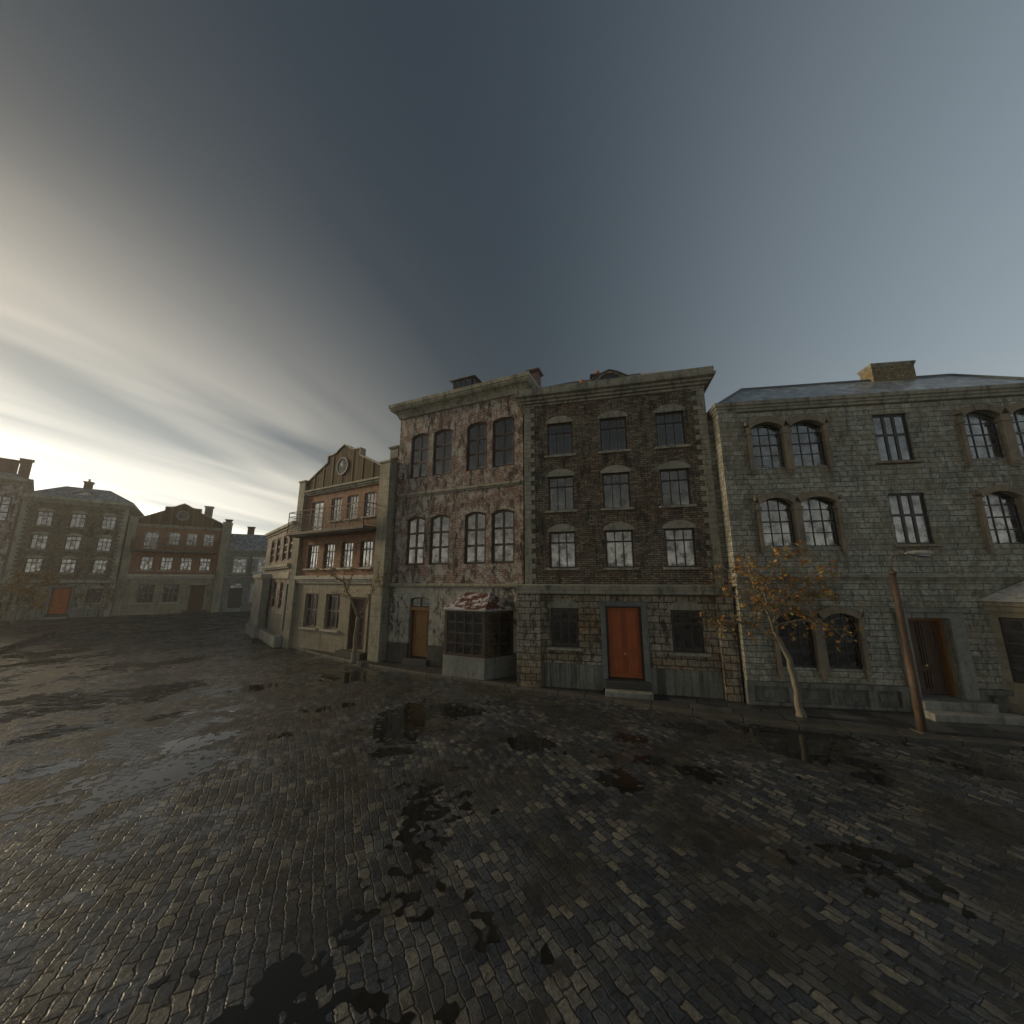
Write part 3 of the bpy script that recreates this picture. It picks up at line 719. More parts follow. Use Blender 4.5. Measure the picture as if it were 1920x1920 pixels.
# ------------------------------------------------------------------ low brick house beyond the near terrace, with a stone porch pier
def pier_house(label, loc, ang):
    h = thing('corner_house', label, 'house', loc, ang, 1, 'houses round the square')
    W, depth = 9.3, 7
    up = [(a, b, 5.3, 7.05) for a, b in ((1.9,3.2),(4.0,5.3),(6.2,7.5),(8.0,9.1))]
    lo = [(4.55,5.55,2.1,3.85),(6.7,7.65,2.1,3.85)]
    m = MB(); wall(m, 0, W, 4.5, 7.5, up); wall(m, 0, W, 1.7, 4.1, lo); body(m, 0, W, depth, -.1, 7.5); m.build('brick_wall', M['pinkbrick'], h)
    for op in up + lo: window(h, op, 2, (.33,.66), 'darkframe', 'shopglass', y=.07, ft=.1, mt=.12, th=.08)
    box('plinth', M['sunpanel'], h, 3.9, W, -.05, .3, -.1, 1.7)
    box('ledge', M['stepstone'], h, 3.95, W, -.5, -.053, -.1, .55, bevel=.04)
    m = MB(); m.box(0, W, -.1, .1, 4.07, 4.5); m.box(0, W, -.18, .1, 4.75, 4.85); m.box(0, W, -.25, .1, 4.853, 5.05); m.build('string_course', M['trim'], h, bevel=.02)
    m = MB(); m.sweep([(.03,7.4),(.1,7.45),(.1,7.52),(.22,7.58),(.25,7.76),(.0,7.8)], 0, W, depth); m.build('cornice', M['trim'], h)
    p = MB(); p.box(.3, 3.75, -.62, -.103, .75, 4.0); pier = p.build('porch_pier', M['stepstone'], h, bevel=.03)
    box('pier_capital', M['pale'], pier, (.25, 3.82, -.68, -.1, 4.0, 4.12), (.15, 3.95, -.78, -.1, 4.123, 4.42), bevel=.03)
    box('pier_base', M['stepstone'], pier, (.1, 3.95, -.8, -.1, -.1, .62), (.2, 3.85, -.7, -.1, .623, .75), bevel=.04)
    m = MB()
    for k in range(11): m.box(8.75 + .1*(k % 2), 9.2, -.12, .02, .9 + .26*k, 1.14 + .26*k)
    m.build('arch_jamb', M['bluestone'], h)
    m = MB(); m.face([(0,0,7.78),(W,0,7.78),(W,depth,8.3),(0,depth,8.3)]); m.build('roof', M['slate'], h)
    return h

brown_house('large near brown brick house with a red door, beside the grey-green stone house', (1.15, 14.89, 0), -13.8)
pink_house('mottled pink brick house with an ochre door and a peeling red bay roof', (-6.29, 19.27, 0), -24.0)
balcony_house('near gabled house with an iron balcony, behind the nearly bare forked tree', (-13.44, 23.27, 0), -29.4)
stone_house('grey-green stone house with paired arched windows, behind the lamp post', (7.84, 12.85, 0), -8.5)
pier_house('low house with a stone porch pier, seen edge-on beyond the near balcony house', (-20.5, 30.4, 0), -47.3)
brown_house('distant hazy brown brick house with an orange-red door, behind the small leafy tree', (-50.31, 37.3, 0), 40.2, 1.05, 10)
balcony_house('distant gabled red brick house, between the far brown house and the low grey house', (-44.45, 42.73, 0), 31.8, 1.09)
grey_house('low grey house with an arched fanlight door, ending the far terrace', (-37.73, 46.89, 0), 26.1)
pink_house('tall hazy mottled brick house with big chimneys, cut by the left picture edge', (-51.0 - 7.8*math.cos(R(52)), 36.7 - 7.8*math.sin(R(52)), 0), 52, 1.05, 9, True)

# ------------------------------------------------------------------ ground: street, kerbs, pavements
def sheet(name, pts, z, mat):
    m = MB(); m.face([(x, y, z) for x, y in pts]); return struct(m.build(name, mat))

def mat_cobble():
    t = NT('wet_cobblestones'); w = t.world()
    lowv = t.n('TexNoise', {'Vector': w, 'Scale': .1, 'Detail': 1.0}).outputs['Color']
    bend = t.n('VectorMath', {0: lowv, 1: (2.0, 2.0, 0)}, operation='MULTIPLY').outputs[0]
    small = t.n('TexNoise', {'Vector': w, 'Scale': 4.0, 'Detail': 3.0, 'Roughness': .6}).outputs['Color']
    sm = t.n('VectorMath', {0: small, 1: (.13, .13, 0)}, operation='MULTIPLY').outputs[0]
    v = t.n('VectorMath', {0: w, 1: bend}, operation='ADD').outputs[0]
    v = t.n('VectorMath', {0: v, 1: sm}, operation='ADD').outputs[0]
    v = t.n('Mapping', {'Vector': v, 'Rotation': (0, 0, R(62))}).outputs[0]
    br = t.n('TexBrick', {'Vector': v, 'Color1': (0,0,0), 'Color2': (1,1,1), 'Mortar': (.5,.5,.5), 'Scale': 1.0, 'Mortar Size': .016, 'Mortar Smooth': 1.0,
                          'Brick Width': .2, 'Row Height': .14}, squash=1.25, squash_frequency=3)
    rnd = br.outputs['Color']; fac = br.outputs['Fac']
    ramp = t.n('ValToRGB', {0: rnd}); cr = ramp.color_ramp
    cr.elements[0].position = 0; cr.elements[0].color = (.022,.028,.037,1)
    for p, c in ((.35,(.042,.051,.063,1)),(.6,(.066,.072,.077,1)),(.85,(.115,.113,.1,1))):
        e = cr.elements.new(p); e.color = c
    cr.elements[-1].position = 1; cr.elements[-1].color = (.165,.157,.13,1)
    g = t.noise(w, 24, 5, .7); mid = t.noise(w, 2.4, 6, .75); big = t.noise(w, .45, 4, .6)
    gg = t.ramp(g, .3, .7, .5, 1.5)
    c = t.mix(1.0, ramp.outputs[0], t.n('CombineColor', {0: gg, 1: gg, 2: gg}).outputs[0], 'MULTIPLY')
    c = t.mix(t.ramp(fac, 0, .7), c, (.013,.012,.011))
    mud = t.ramp(t.math('ADD', t.math('MULTIPLY', big, .6), t.math('MULTIPLY', mid, .4)), .47, .56)
    c = t.mix(t.math('MULTIPLY', mud, .85), c, (.028,.026,.021))
    tone = t.ramp(mid, .35, .65, .5, 1.15)
    c = t.mix(1.0, c, t.n('CombineColor', {0: tone, 1: tone, 2: tone}).outputs[0], 'MULTIPLY')
    # damp film: smooth wet skin in the low places, matt stone elsewhere
    film = t.ramp(t.math('ADD', t.math('MULTIPLY', t.noise(w, .7, 5, .65), .65), t.math('MULTIPLY', mid, .35)), .475, .53)
    rough = t.math('ADD', t.ramp(g, .3, .7, .5, .72), t.math('MULTIPLY', fac, .2))
    rough = t.math('MULTIPLY', rough, t.ramp(film, 0, 1, 1, .33))
    h = t.math('ADD', t.math('MULTIPLY', fac, -.8), t.math('MULTIPLY', g, .6))
    h = t.math('ADD', h, t.math('MULTIPLY', rnd, .5))
    h = t.math('MULTIPLY', h, t.ramp(film, 0, 1, 1, .35))
    h = t.math('ADD', h, t.math('MULTIPLY', t.noise(w, 2.6, 3, .6), 2.2))
    return t.finish(c, rough, h, .55, .022, Specular_IOR_Level=t.ramp(film, 0, 1, .3, .85))
M['cobble'] = mat_cobble()

def mat_flags():
    t = NT('wet_flagstones'); w = t.world()
    v = t.n('Mapping', {'Vector': w, 'Rotation': (0, 0, R(22))}).outputs[0]
    nz = t.n('TexNoise', {'Vector': w, 'Scale': 2.0, 'Detail': 2.0}).outputs['Color']
    v = t.n('VectorMath', {0: v, 1: t.n('VectorMath', {0: nz, 1: (.14,.14,0)}, operation='MULTIPLY').outputs[0]}, operation='ADD').outputs[0]
    br = t.n('TexBrick', {'Vector': v, 'Color1': (.035,.037,.04), 'Color2': (.105,.108,.105), 'Mortar': (.012,.012,.012), 'Scale': 1.0, 'Mortar Size': .03, 'Mortar Smooth': .4,
                          'Brick Width': .9, 'Row Height': .62, 'Bias': -.35}, squash=1.4, squash_frequency=2)
    g = t.noise(w, 9, 6, .7); big = t.noise(w, .9, 4)
    gg = t.ramp(g, .25, .75, .6, 1.3)
    c = t.mix(1.0, br.outputs['Color'], t.n('CombineColor', {0: gg, 1: gg, 2: gg}).outputs[0], 'MULTIPLY')
    c = t.mix(t.ramp(big, .5, .62, 0, .85), c, (.013,.013,.013))
    h = t.math('SUBTRACT', t.math('MULTIPLY', g, .6), br.outputs['Fac'])
    return t.finish(c, t.ramp(big, .4, .65, .6, .3), h, .6, .02)
M['flags'] = mat_flags()
M['kerb'] = mat_stone('dark_kerb_granite', (.055,.052,.043), (.04,.039,.034), dirt=(.02,.019,.017), lo=.48, amt=.7, rough=.6, streak=(3,3))
M['isle'] = mat_stone('wet_island_paving', (.15,.14,.12), (.11,.105,.09), lo=.55, rough=.4, streak=(1,1))

ZS = -.12
struct(sheet('street', [(-600,-400),(600,-400),(600,800),(-600,800)], ZS, M['cobble']))

KR = [(40,5.2),(26,7.0),(18,8.4),(12.53,9.8),(10.24,10.34),(8.0,11.01),(5.59,12.14),(3.45,13.32),(.8,14.58),(-1.29,15.64),(-3.7,16.79),(-6.6,18.34),(-10.55,21.04),(-13.7,23.6),(-16.4,26.0),(-18.6,28.2),(-21,31.5)]
BR = [(40,30),(-15,40),(-26,42)]
KL = [(-60,16),(-52,25),(-46.25,34.1-1.4),(-43.37,34.48),(-41.41,35.9),(-39.9,38.0),(-37.95,39.95),(-34.73,42.19),(-31.27,45.0),(-26,48.2)]
BL = [(-22,62),(-60,62),(-80,40),(-74,16)]
def kerbed(K, back, side):
    """pavement behind a row of kerb stones with a real step down to the street"""
    K = [Vector(p) for p in K]; inn = []
    for i, p in enumerate(K):
        d = (K[min(i+1, len(K)-1)] - K[max(i-1, 0)]).normalized(); n = Vector((-d.y, d.x)) * side
        inn.append(p + n * .34)
    m = MB()
    for i in range(len(K) - 1):
        a, b, c, d = K[i], K[i+1], inn[i+1], inn[i]
        L = (b - a).length; n = max(1, round(L/1.1))
        for k in range(n):      # single stones with a hairline joint
            f0, f1 = k/n + .003, (k+1)/n - .003
            q = [a.lerp(b, f0), a.lerp(b, f1), d.lerp(c, f1), d.lerp(c, f0)]
            if side < 0: q.reverse()
            m.vprism([(p.x, p.y) for p in q], ZS - .1, .004)
    struct(m.build('kerb', M['kerb'], bevel=.02))
    return struct(sheet('pavement', [(p.x, p.y) for p in inn] + back, 0, M['flags']))
kerbed(KR, list(reversed(BR)), -1)
kerbed(KL, BL, 1)

# raised paved island at the left
m = MB(); m.vprism([(-34.79,28.9),(-44,16),(-40,8),(-29.0,15.0),(-27.4,19.4),(-29.4,21.9)], ZS - .05, .16)
struct(m.build('island_pavement', M['cobble'], bevel=.03))

# ------------------------------------------------------------------ puddles: flat water lying in the hollows of the street
def puddle_field():
    """ellipses: centre, half axes (x, y), turn"""
    E = PUD
    def f(x, y):
        b = -.55
        for cx, cy, ra, rb, ca, sa in E:
            dx, dy = x - cx, y - cy
            if abs(dx) > 2.2*ra + 2.2*rb or abs(dy) > 2.2*ra + 2.2*rb: continue
            u = (dx*ca + dy*sa)/ra; v = (-dx*sa + dy*ca)/rb
            b = max(b, 1 - math.sqrt(u*u + v*v))
        p = Vector((x, y, 0))
        n = mnoise.noise(p*.45 + Vector((3.7, 1.2, 5.5)))*.6 + mnoise.noise(p*1.5)*.42 + mnoise.noise(p*4.2)*.26
        st = mnoise.noise(p*7.5 + Vector((9,9,9)))
        n2 = mnoise.noise(p*9.0 + Vector((2,5,1)))*.22
        return b*.9 + n*1.2 + n2 - .01 - max(0, st - .08)*2.2
    return f
PUD = []
def pud(cx, cy, ra, rb, deg): PUD.append((cx, cy, ra, rb, math.cos(R(deg)), math.sin(R(deg))))

for q in [(-7.60,8.50,1.90,1.05,42),(-8.08,10.24,0.82,0.49,38),(-14.16,14.19,2.52,1.27,45),(-18.64,18.56,1.16,1.43,45),(-3.13,11.59,1.09,1.36,15),(-1.80,12.60,0.68,0.79,8),(-2.85,9.75,0.65,0.29,16),(-1.19,8.98,0.36,0.19,8),(0.48,10.28,0.52,0.44,-3),(2.09,8.38,0.61,0.46,-14),(3.30,9.22,0.49,0.26,-20),(3.93,8.76,0.64,0.39,-24),(3.16,10.50,0.49,0.27,-17),(7.47,10.34,1.04,1.21,-36),(7.81,9.35,0.56,0.34,-40),(7.64,8.54,0.39,0.35,-42),(5.13,11.20,0.75,0.42,-25),(10.28,8.76,0.58,0.22,-50),(-18.70,24.73,2.08,1.26,37),(-10.45,8.80,0.58,0.37,50),(-7.41,16.79,1.39,1.57,24),(-17.77,19.12,1.59,0.65,43),(-27.60,24.34,2.04,1.18,49),(-26.75,21.33,1.78,1.20,51),(-24.18,19.35,1.61,0.78,51),(-16.92,13.77,0.75,0.77,51),(-16.50,13.89,0.76,0.48,50),(-15.11,12.01,0.81,0.58,52),(-9.91,15.05,1.24,0.51,33),(-6.21,12.70,0.86,0.33,26),(-6.11,10.84,0.58,0.33,29),(-10.44,12.23,0.99,0.37,40),(-12.29,11.01,0.89,0.34,48)]: pud(*q)
def puddles():
    f = puddle_field(); m = MB(); Z = ZS + .004
    def grid(x0, x1, y0, y1, s):
        nx, ny = int((x1-x0)/s), int((y1-y0)/s)
        val = [[f(x0 + i*s, y0 + j*s) for i in range(nx+1)] for j in range(ny+1)]
        for j in range(ny):
            for i in range(nx):
                c = [(i,j),(i+1,j),(i+1,j+1),(i,j+1)]; v = [val[b][a] for a, b in c]
                if max(v) <= 0: continue
                P = []
                for k in range(4):
                    a, b = c[k], c[(k+1)%4]; va, vb = v[k], v[(k+1)%4]
                    if va > 0: P.append((x0 + a[0]*s, y0 + a[1]*s))
                    if (va > 0) != (vb > 0):
                        t = va/(va - vb); P.append((x0 + (a[0] + (b[0]-a[0])*t)*s, y0 + (a[1] + (b[1]-a[1])*t)*s))
                if len(P) >= 3: m.face([(x, y, Z) for x, y in P])
    grid(-14, 14, 3.0, 17, .06); grid(-14, -2, 17, 24, .1); grid(-38, -14, 3, 40, .16)
    t = NT('puddle_water'); w = t.world()
    wx = t.n('SeparateXYZ', {0: w}).outputs[0]
    open_ = t.ramp(wx, -9.0, -17.0, .01, .5)      # the wind ruffles the open side of the square
    hgt = t.math('MULTIPLY', t.noise(t.scale(w, 1, 1.6, 1), 1.7, 4, .6), open_)
    mm = t.finish((.012,.012,.011), .03, hgt, 1.0, .1, IOR=1.42)
    return struct(m.build('water', mm))
puddles()

# ------------------------------------------------------------------ trees
def mat_leaf():
    t = NT('autumn_leaves'); rnd = t.n('NewGeometry').outputs['Random Per Island']
    r = t.n('ValToRGB', {0: rnd}); c = r.color_ramp
    c.elements[0].color = (.3,.12,.02,1); c.elements[1].color = (.42,.3,.06,1)
    for p, q in ((.3,(.2,.085,.02,1)),(.55,(.4,.2,.03,1)),(.8,(.16,.145,.035,1))):
        e = c.elements.new(p); e.color = q
    p = t.n('BsdfPrincipled', {'Base Color': r.outputs[0], 'Roughness': .6})
    tr = t.n('BsdfTranslucent', {'Color': r.outputs[0]})
    mx = t.n('MixShader', {0: .3, 1: p.outputs[0], 2: tr.outputs[0]})
    t.t.links.new(mx.outputs[0], t.out.inputs[0]); return t.m
M['leaf'] = mat_leaf()
M['bark'] = mat_stone('pale_smooth_bark', (.17,.15,.105), (.12,.105,.075), dirt=(.06,.05,.035), lo=.52, amt=.6, streak=(5,.6))

def tree(label, loc, limbs, leaves, seed, leaf=.085, twigs=4, spread=.45, drop=0.0):
    """limbs: lists of (x, y, z, radius) from the base out; leaves hang on twigs round the outer halves"""
    rnd = random.Random(seed); o = thing('street_tree', label, 'tree', loc, group='young street trees')
    m = MB(); ends = []
    def wig(pts):
        out = []
        for i in range(len(pts) - 1):
            a, b = Vector(pts[i][:3]), Vector(pts[i+1][:3])
            for k in range(3):
                f = k/3; p = a.lerp(b, f)
                if out: p += Vector((rnd.uniform(-1,1), rnd.uniform(-1,1), rnd.uniform(-1,1))) * (b - a).length*.035
                out.append((*p, pts[i][3] + (pts[i+1][3] - pts[i][3])*f))
        out.append(pts[-1]); return out
    tb = MB()
    for li, L in enumerate(limbs):
        P = wig(L); (tb if li == 0 else m).tube([p[:3] for p in P], [p[3] for p in P], 9 if li == 0 else 7)
        if li:
            for p, q in zip(P[len(P)//3:], P[len(P)//3 + 1:] + [P[-1]]):
                for k in range(twigs):
                    a = Vector(p[:3]); d = Vector((rnd.gauss(0,1), rnd.gauss(0,1), rnd.gauss(.25,.7))).normalized()
                    ln = rnd.uniform(.35, 1.0)*spread
                    mid = a + d*ln*.5 + Vector((rnd.uniform(-.06,.06), rnd.uniform(-.06,.06), .03)); e = a + d*ln + Vector((0,0,-.05))
                    m.tube([a, mid, e], [.009, .006, .003], 4, False); ends.append((mid, e))
    tb.build('trunk', M['bark'], o, smooth=True); m.build('branches', M['bark'], o, smooth=True)
    lf = MB()
    for k in range(leaves):
        a, e = rnd.choice(ends)
        if rnd.random() < drop and e.z < limbs[0][-1][2]: continue
        c = a.lerp(e, rnd.uniform(.2, 1.15)) + Vector((rnd.gauss(0,.05), rnd.gauss(0,.05), rnd.gauss(-.03,.05)))
        u = Vector((rnd.gauss(0,1), rnd.gauss(0,1), rnd.gauss(-.4,.8))).normalized(); v = u.cross(Vector((rnd.gauss(0,1), rnd.gauss(0,1), rnd.gauss(0,1)))).normalized(); n = u.cross(v)
        s = leaf*rnd.uniform(.6, 1.3); b = len(lf.v)
        lf.v += [tuple(c - u*s), tuple(c - u*s*.2 + v*s*.55 + n*s*.15), tuple(c + u*s), tuple(c - u*s*.2 - v*s*.55 + n*s*.15), tuple(c - u*s*.1)]
        lf.f += [(b, b+4, b+1), (b+1, b+4, b+2), (b+2, b+4, b+3), (b+3, b+4, b)]
    lf.build('crown', M['leaf'], o)
    return o
tree('slender leaning tree with golden leaves, in front of the grey-green stone house', (8.63, 11.74, 0), [
    [(0,0,-.05,.15),(-.02,.0,.25,.1),(-.05,0,.9,.085),(-.13,.02,1.6,.08),(-.33,.03,2.1,.065),(-.5,.0,2.45,.055)],
    [(-.5,0,2.42,.05),(-.62,-.05,2.9,.042),(-.95,-.2,3.4,.032),(-1.2,-.35,3.75,.022),(-1.3,-.4,4.4,.012)],
    [(-.55,0,2.7,.042),(-.4,.25,3.2,.033),(-.4,.4,3.8,.026),(-.6,.5,4.4,.018),(-.7,.6,4.95,.009)],
    [(-.33,.03,2.1,.045),(-.75,.3,2.45,.028),(-1.3,.4,2.65,.02),(-1.9,.5,2.55,.014),(-2.3,.4,2.5,.008)],
    [(-.5,0,2.6,.032),(.15,-.3,2.8,.024),(.75,-.5,2.7,.016),(1.25,-.6,2.2,.009)],
    [(-.47,.2,3.1,.03),(-.05,.1,3.6,.024),(.5,-.1,4.0,.018),(1.0,-.3,4.35,.009)],
    [(-.45,.1,3.0,.03),(.3,.4,3.35,.022),(1.0,.5,3.5,.015),(1.7,.4,3.5,.008)],
    [(-.62,-.05,2.9,.03),(-1.1,.2,3.2,.02),(-1.55,.3,3.7,.014),(-1.6,.2,4.3,.008)],
    [(-.95,-.2,3.4,.025),(-.8,-.5,4.0,.018),(-.4,-.6,4.6,.012),(-.0,-.6,4.95,.008)],
    [(.3,.4,3.35,.02),(.8,.1,3.8,.014),(1.35,-.1,4.0,.008)],
    [(-.5,0,2.6,.025),(-.2,.3,2.9,.018),(.6,.6,3.0,.013),(1.4,.7,2.95,.008)]], 1250, 3, .065, 4, .62)
tree('nearly bare forked tree with few leaves, in front of the near balcony house', (-7.78, 18.85, 0), [
    [(0,0,-.05,0.148),(.0,0,.4,0.1036),(.03,0,1.4,0.0925),(.08,0,2.2,0.0888)],
    [(.08,0,2.15,0.0666),(-.2,0,2.7,0.0555),(-.55,-.1,3.4,0.0444),(-.75,-.15,3.9,0.037),(-1.4,-.3,4.3,0.0222),(-1.9,-.4,4.5,0.00888)],
    [(.08,0,2.2,0.0518),(.35,.1,2.7,0.037),(.55,.2,3.3,0.0259),(.75,.3,4.2,0.01628),(.85,.3,5.2,0.0074)],
    [(-.55,-.1,3.4,0.0296),(-.35,-.3,4.0,0.0185),(-.1,-.4,4.5,0.0111),(.3,-.5,4.7,0.00592)],
    [(-.75,-.15,3.9,0.0259),(-.9,.2,4.5,0.01628),(-1.1,.3,5.0,0.0074)],
    [(-1.1,-.2,4.15,0.0185),(-1.4,-.5,4.7,0.0111),(-1.5,-.6,5.3,0.00592)],
    [(.55,.2,3.3,0.0185),(1.1,.0,3.9,0.01184),(1.35,-.1,4.6,0.00592)],
    [(-.35,0,3.0,0.0148),(-.9,.3,3.2,0.01036),(-1.5,.4,3.25,0.00592)]], 260, 11, .06, 4, .55)
tree('small tree with dense orange-brown leaves, before the distant brown house', (-46.6, 35.1, 0), [
    [(0,0,-.05,.17),(.05,0,.9,.13),(.35,0,2.0,.11)],
    [(.35,0,1.95,.08),(.9,.1,2.5,.06),(1.4,.2,3.2,.05),(1.9,.3,3.9,.03),(2.1,.3,4.6,.012)],
    [(.35,0,2.0,.07),(.45,-.2,2.9,.05),(.4,-.3,3.7,.035),(.2,-.4,4.4,.015)],
    [(.9,.1,2.5,.045),(1.9,-.1,2.5,.03),(2.7,-.2,2.3,.015)],
    [(1.4,.2,3.2,.035),(2.4,.3,3.6,.025),(3.0,.3,4.2,.012)],
    [(.45,-.2,2.9,.035),(1.1,-.4,3.8,.025),(1.3,-.5,4.8,.012)],
    [(.35,0,2.0,.035),(1.2,.3,1.6,.02),(1.8,.4,1.3,.01)],
    [(.9,.1,2.4,.035),(.1,.4,2.9,.02),(-.6,.5,3.2,.01)]], 1500, 5, .095, 4, .8)

# ------------------------------------------------------------------ street lamp and rail
def street_lamp():
    o = thing('street_lamp', 'rusty brown lamp post with a hooked arm, at the kerb', 'street lamp', (10.99, 10.62, 0))
    m = MB(); m.tube([(0,0,-.05),(0,0,1.2),(.0,0,2.6),(0,0,4.2)], [.1,.095,.085,.068], 14); m.build('pole', M['rust'], o, smooth=True)
    box('pole_foot', M['kerb'], o, -.17, .17, -.17, .17, -.05, .03)
    m = MB(); m.tube([(0,0,4.15),(0,0,4.22),(0,0,4.25),(0,0,4.3)], [.09,.09,.05,.03], 12)
    m.tube([(0,0,4.25),(.0,0,4.5),(.03,0,4.58),(.1,.0,4.66),(.22,0,4.7),(.5,0,4.735)], .017, 8); m.build('arm', M['rust'], o, smooth=True)
    m = MB(); n = 14; sec = [(.48,.035,.035),(.56,.05,.05),(.6,.07,.06),(.72,.095,.085),(.95,.12,.1),(1.15,.11,.09),(1.25,.075,.06),(1.3,.02,.02)]
    for x, ry, rz in sec:
        for k in range(n):
            a = 2*PI*k/n; m.v.append((x, ry*math.cos(a), 4.745 + .02*(x-.5) + rz*math.sin(a)*(1 if math.sin(a) > 0 else .55)))
    for i in range(len(sec)-1):
        for k in range(n): m.f.append((i*n+k, i*n+(k+1)%n, (i+1)*n+(k+1)%n, (i+1)*n+k))
    m.f.append(tuple(range(n))); m.f.append(tuple(reversed(range((len(sec)-1)*n, len(sec)*n))))
    m.build('lamp_head', M['rustgrey'], o, smooth=True)
    m = MB(); m.tube([(.7,0,4.715),(.9,0,4.7),(1.1,0,4.7),(1.2,0,4.72)], [.03,.06,.06,.03], 10); m.build('lamp_glass', M['skyglass'], o, smooth=True)
    return o
def mat_rust(name, a, b, c3):
    t = NT(name); w = t.world(); n1 = t.noise(t.scale(w, 3, 3, 1), 3, 7, .75); n2 = t.noise(w, 18, 4, .7)
    c = t.mix(t.ramp(n1, .4, .6), a, b); c = t.mix(t.ramp(n2, .55, .68, 0, .8), c, c3)
    return t.finish(c, .7, n2, .4, .01)
M['rust'] = mat_rust('rusty_brown_post', (.1,.058,.034), (.052,.034,.022), (.026,.02,.016))
M['rustgrey'] = mat_rust('rust_flecked_lamp_paint', (.42,.38,.33), (.25,.23,.2), (.36,.13,.05))
street_lamp()
def rail():
    o = thing('timber_rail', 'pale timber rail standing on the raised island at the left edge', 'rail', (-35.9, 25.9, .16))
    m = MB(); m.tube([(-.35,0,-.02),(.14,0,1.42)], .05, 6); m.build('post', M['railwood'], o)
    m = MB(); m.tube([(-.02,.0,.95),(-2.6,-.4,.95)], .04, 6); m.tube([(-.2,.0,.42),(-2.6,-.4,.42)], .04, 6); m.build('rail_bar', M['railwood'], o)
    m = MB(); m.tube([(-2.5,-.38,-.02),(-2.5,-.38,1.4)], .05, 6); m.build('post', M['railwood'], o)
M['railwood'] = mat_wood('pale_rail_wood', (.5,.42,.22), (.4,.33,.17), rough=.6)
rail()

# ------------------------------------------------------------------ damp air
m = MB(); m.box(-110, 70, -60, 110, ZS - 1, 24); hz = struct(m.build('haze', None), 'stuff')
hm = bpy.data.materials.new('damp_air'); hm.use_nodes = True; hm.node_tree.nodes.clear()
ho = hm.node_tree.nodes.new('ShaderNodeOutputMaterial'); hv = hm.node_tree.nodes.new('ShaderNodeVolumePrincipled')
hv.inputs['Color'].default_value = (.95, .9, .8, 1); hv.inputs['Density'].default_value = HAZE; hv.inputs['Anisotropy'].default_value = .55
hm.node_tree.links.new(hv.outputs[0], ho.inputs['Volume']); hz.data.materials.append(hm)

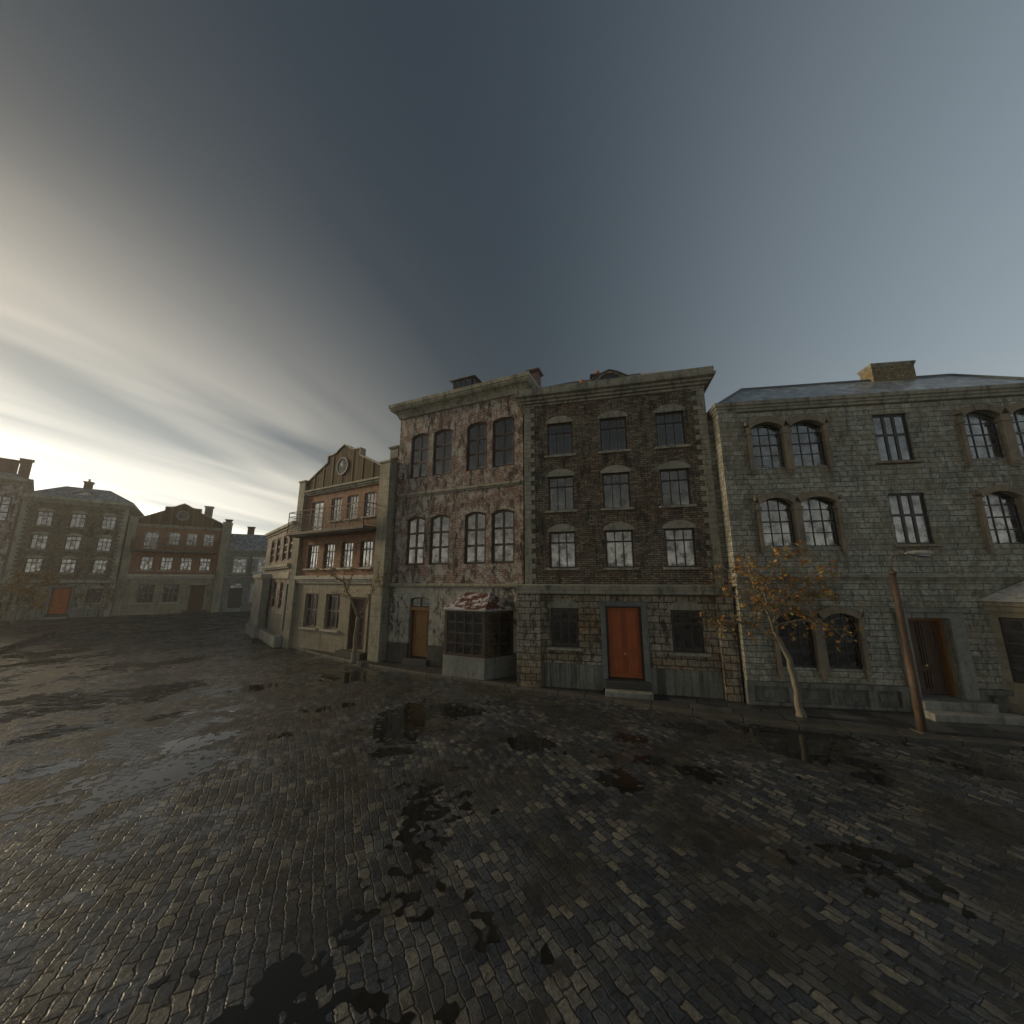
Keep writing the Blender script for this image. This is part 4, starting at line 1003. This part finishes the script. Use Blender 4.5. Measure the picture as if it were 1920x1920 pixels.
# ------------------------------------------------------------------ sky, sun, camera
SUN_AZ, SUN_EL = -75.5, 18.0         # degrees right of the view direction (+Y), degrees up
S = Vector((math.sin(R(SUN_AZ))*math.cos(R(SUN_EL)), math.cos(R(SUN_AZ))*math.cos(R(SUN_EL)), math.sin(R(SUN_EL))))
def world():
    W = bpy.data.worlds.new('World'); scene.world = W; W.use_nodes = True
    t = NT.__new__(NT); t.t = W.node_tree; t.t.nodes.clear()
    out = t.n('OutputWorld'); bg = t.n('Background', {'Strength': .1}); t.t.links.new(bg.outputs[0], out.inputs[0])
    sky = t.n('TexSky', sky_type='NISHITA', sun_disc=False, sun_elevation=R(SUN_EL), sun_rotation=R(SUN_AZ), air_density=1.6, dust_density=3.0, ozone_density=2.0, altitude=0)
    d = t.n('TexCoord').outputs['Generated']; sep = t.n('SeparateXYZ', {0: d})
    x, y, z = sep.outputs
    # cloud deck seen from below: direction carried onto a flat layer, streaks drawn out along the wind
    zz = t.math('ADD', t.math('MAXIMUM', z, 0.0), .13)
    p = t.n('CombineXYZ', {0: t.math('DIVIDE', x, zz), 1: t.math('DIVIDE', y, zz), 2: 0.0}).outputs[0]
    p = t.n('Mapping', {'Vector': p, 'Rotation': (0, 0, R(20))}).outputs[0]
    ps = t.n('Mapping', {'Vector': p, 'Scale': (1.0, .24, 1)}).outputs[0]
    n1 = t.noise(ps, 1.7, 3, .45, .5); n2 = t.noise(t.n('Mapping', {'Vector': p, 'Scale': (1.0, .22, 1), 'Location': (4, 7, 0)}).outputs[0], .55, 3, .5)
    sd = t.n('VectorMath', {0: d, 1: tuple(S)}, operation='DOT_PRODUCT').outputs['Value']
    near = t.ramp(sd, .3, 1.0)                       # closeness to the sun
    low = t.math('SUBTRACT', 1.0, t.math('MINIMUM', t.math('MAXIMUM', z, 0.0), 1.0))   # 1 at the horizon
    hor = t.math('POWER', low, 7.5)
    L = t.math('MULTIPLY', t.math("POWER", near, 2.0), t.math("POWER", low, 3.2))
    L = t.math('MULTIPLY', L, t.n('MapRange', {0: y, 1: -.3, 2: .3}, interpolation_type='SMOOTHSTEP').outputs[0])   # the break in the cloud lies ahead, not behind
    # overcast veil: dull blue-grey, darkest ahead and overhead, paler towards the right
    side = t.math('POWER', t.ramp(x, -.35, 1.0), 2.6)
    side = t.math('MULTIPLY', side, t.math('ADD', 1.0, t.math('MAXIMUM', t.math('MULTIPLY', y, -1.0), 0.0)))      # paler still behind the viewer
    veil = t.n('VectorMath', {0: VEIL1, 3: side}, operation='SCALE').outputs[0]
    veil = t.n('VectorMath', {0: veil, 1: VEIL0}, operation='ADD').outputs[0]
    base = t.mix(.9, sky.outputs[0], veil)
    base = t.mix(t.math('MULTIPLY', hor, .9), base, HORIZ)
    # streaks of cloud lit by the hidden sun, bluer gaps between them
    streak = t.ramp(t.math('ADD', t.math('MULTIPLY', n1, .7), t.math('MULTIPLY', n2, .36)), .465, .63)
    tint = t.mix(streak, CLOUD0, CLOUD1)
    add = t.n('VectorMath', {0: tint, 3: L}, operation='SCALE').outputs[0]
    col = t.n('VectorMath', {0: base, 1: add}, operation='ADD').outputs[0]
    core = t.math('MULTIPLY', t.math('POWER', near, 5.0), t.math('POWER', low, 5.5))
    col = t.n('VectorMath', {0: col, 1: t.n('VectorMath', {0: (21.0, 20.2, 17.8), 3: core}, operation='SCALE').outputs[0]}, operation='ADD').outputs[0]
    t.t.links.new(col, bg.inputs[0])
VEIL0 = (.19,.275,.345); VEIL1 = (3.4,4.05,4.5); HORIZ = (11.0,10.6,9.0); CLOUD0 = (1.3,2.4,3.6); CLOUD1 = (20,18.6,16.2)
world()
L = bpy.data.lights.new('sun', 'SUN'); L.energy = 2.1; L.angle = R(10); L.color = (1.0, .8, .52)
so = bpy.data.objects.new('sun', L); COL.objects.link(so); so.rotation_euler = S.to_track_quat('Z', 'Y').to_euler(); so.location = (-60, 30, 40)

cam = bpy.data.cameras.new('camera'); co = bpy.data.objects.new('camera', cam); COL.objects.link(co)
cam.sensor_width = 36; cam.lens = 36*680/1920; cam.clip_start = .1; cam.clip_end = 3000
co.location = (0, 0, 4.0); co.rotation_euler = (R(90) + math.atan(127/680), 0, 0)
scene.camera = co
scene.render.engine = 'CYCLES'
scene.render.resolution_x = scene.render.resolution_y = 1024
scene.view_settings.view_transform = 'Standard'; scene.view_settings.look = 'None'; scene.view_settings.exposure = .22; scene.view_settings.gamma = 1
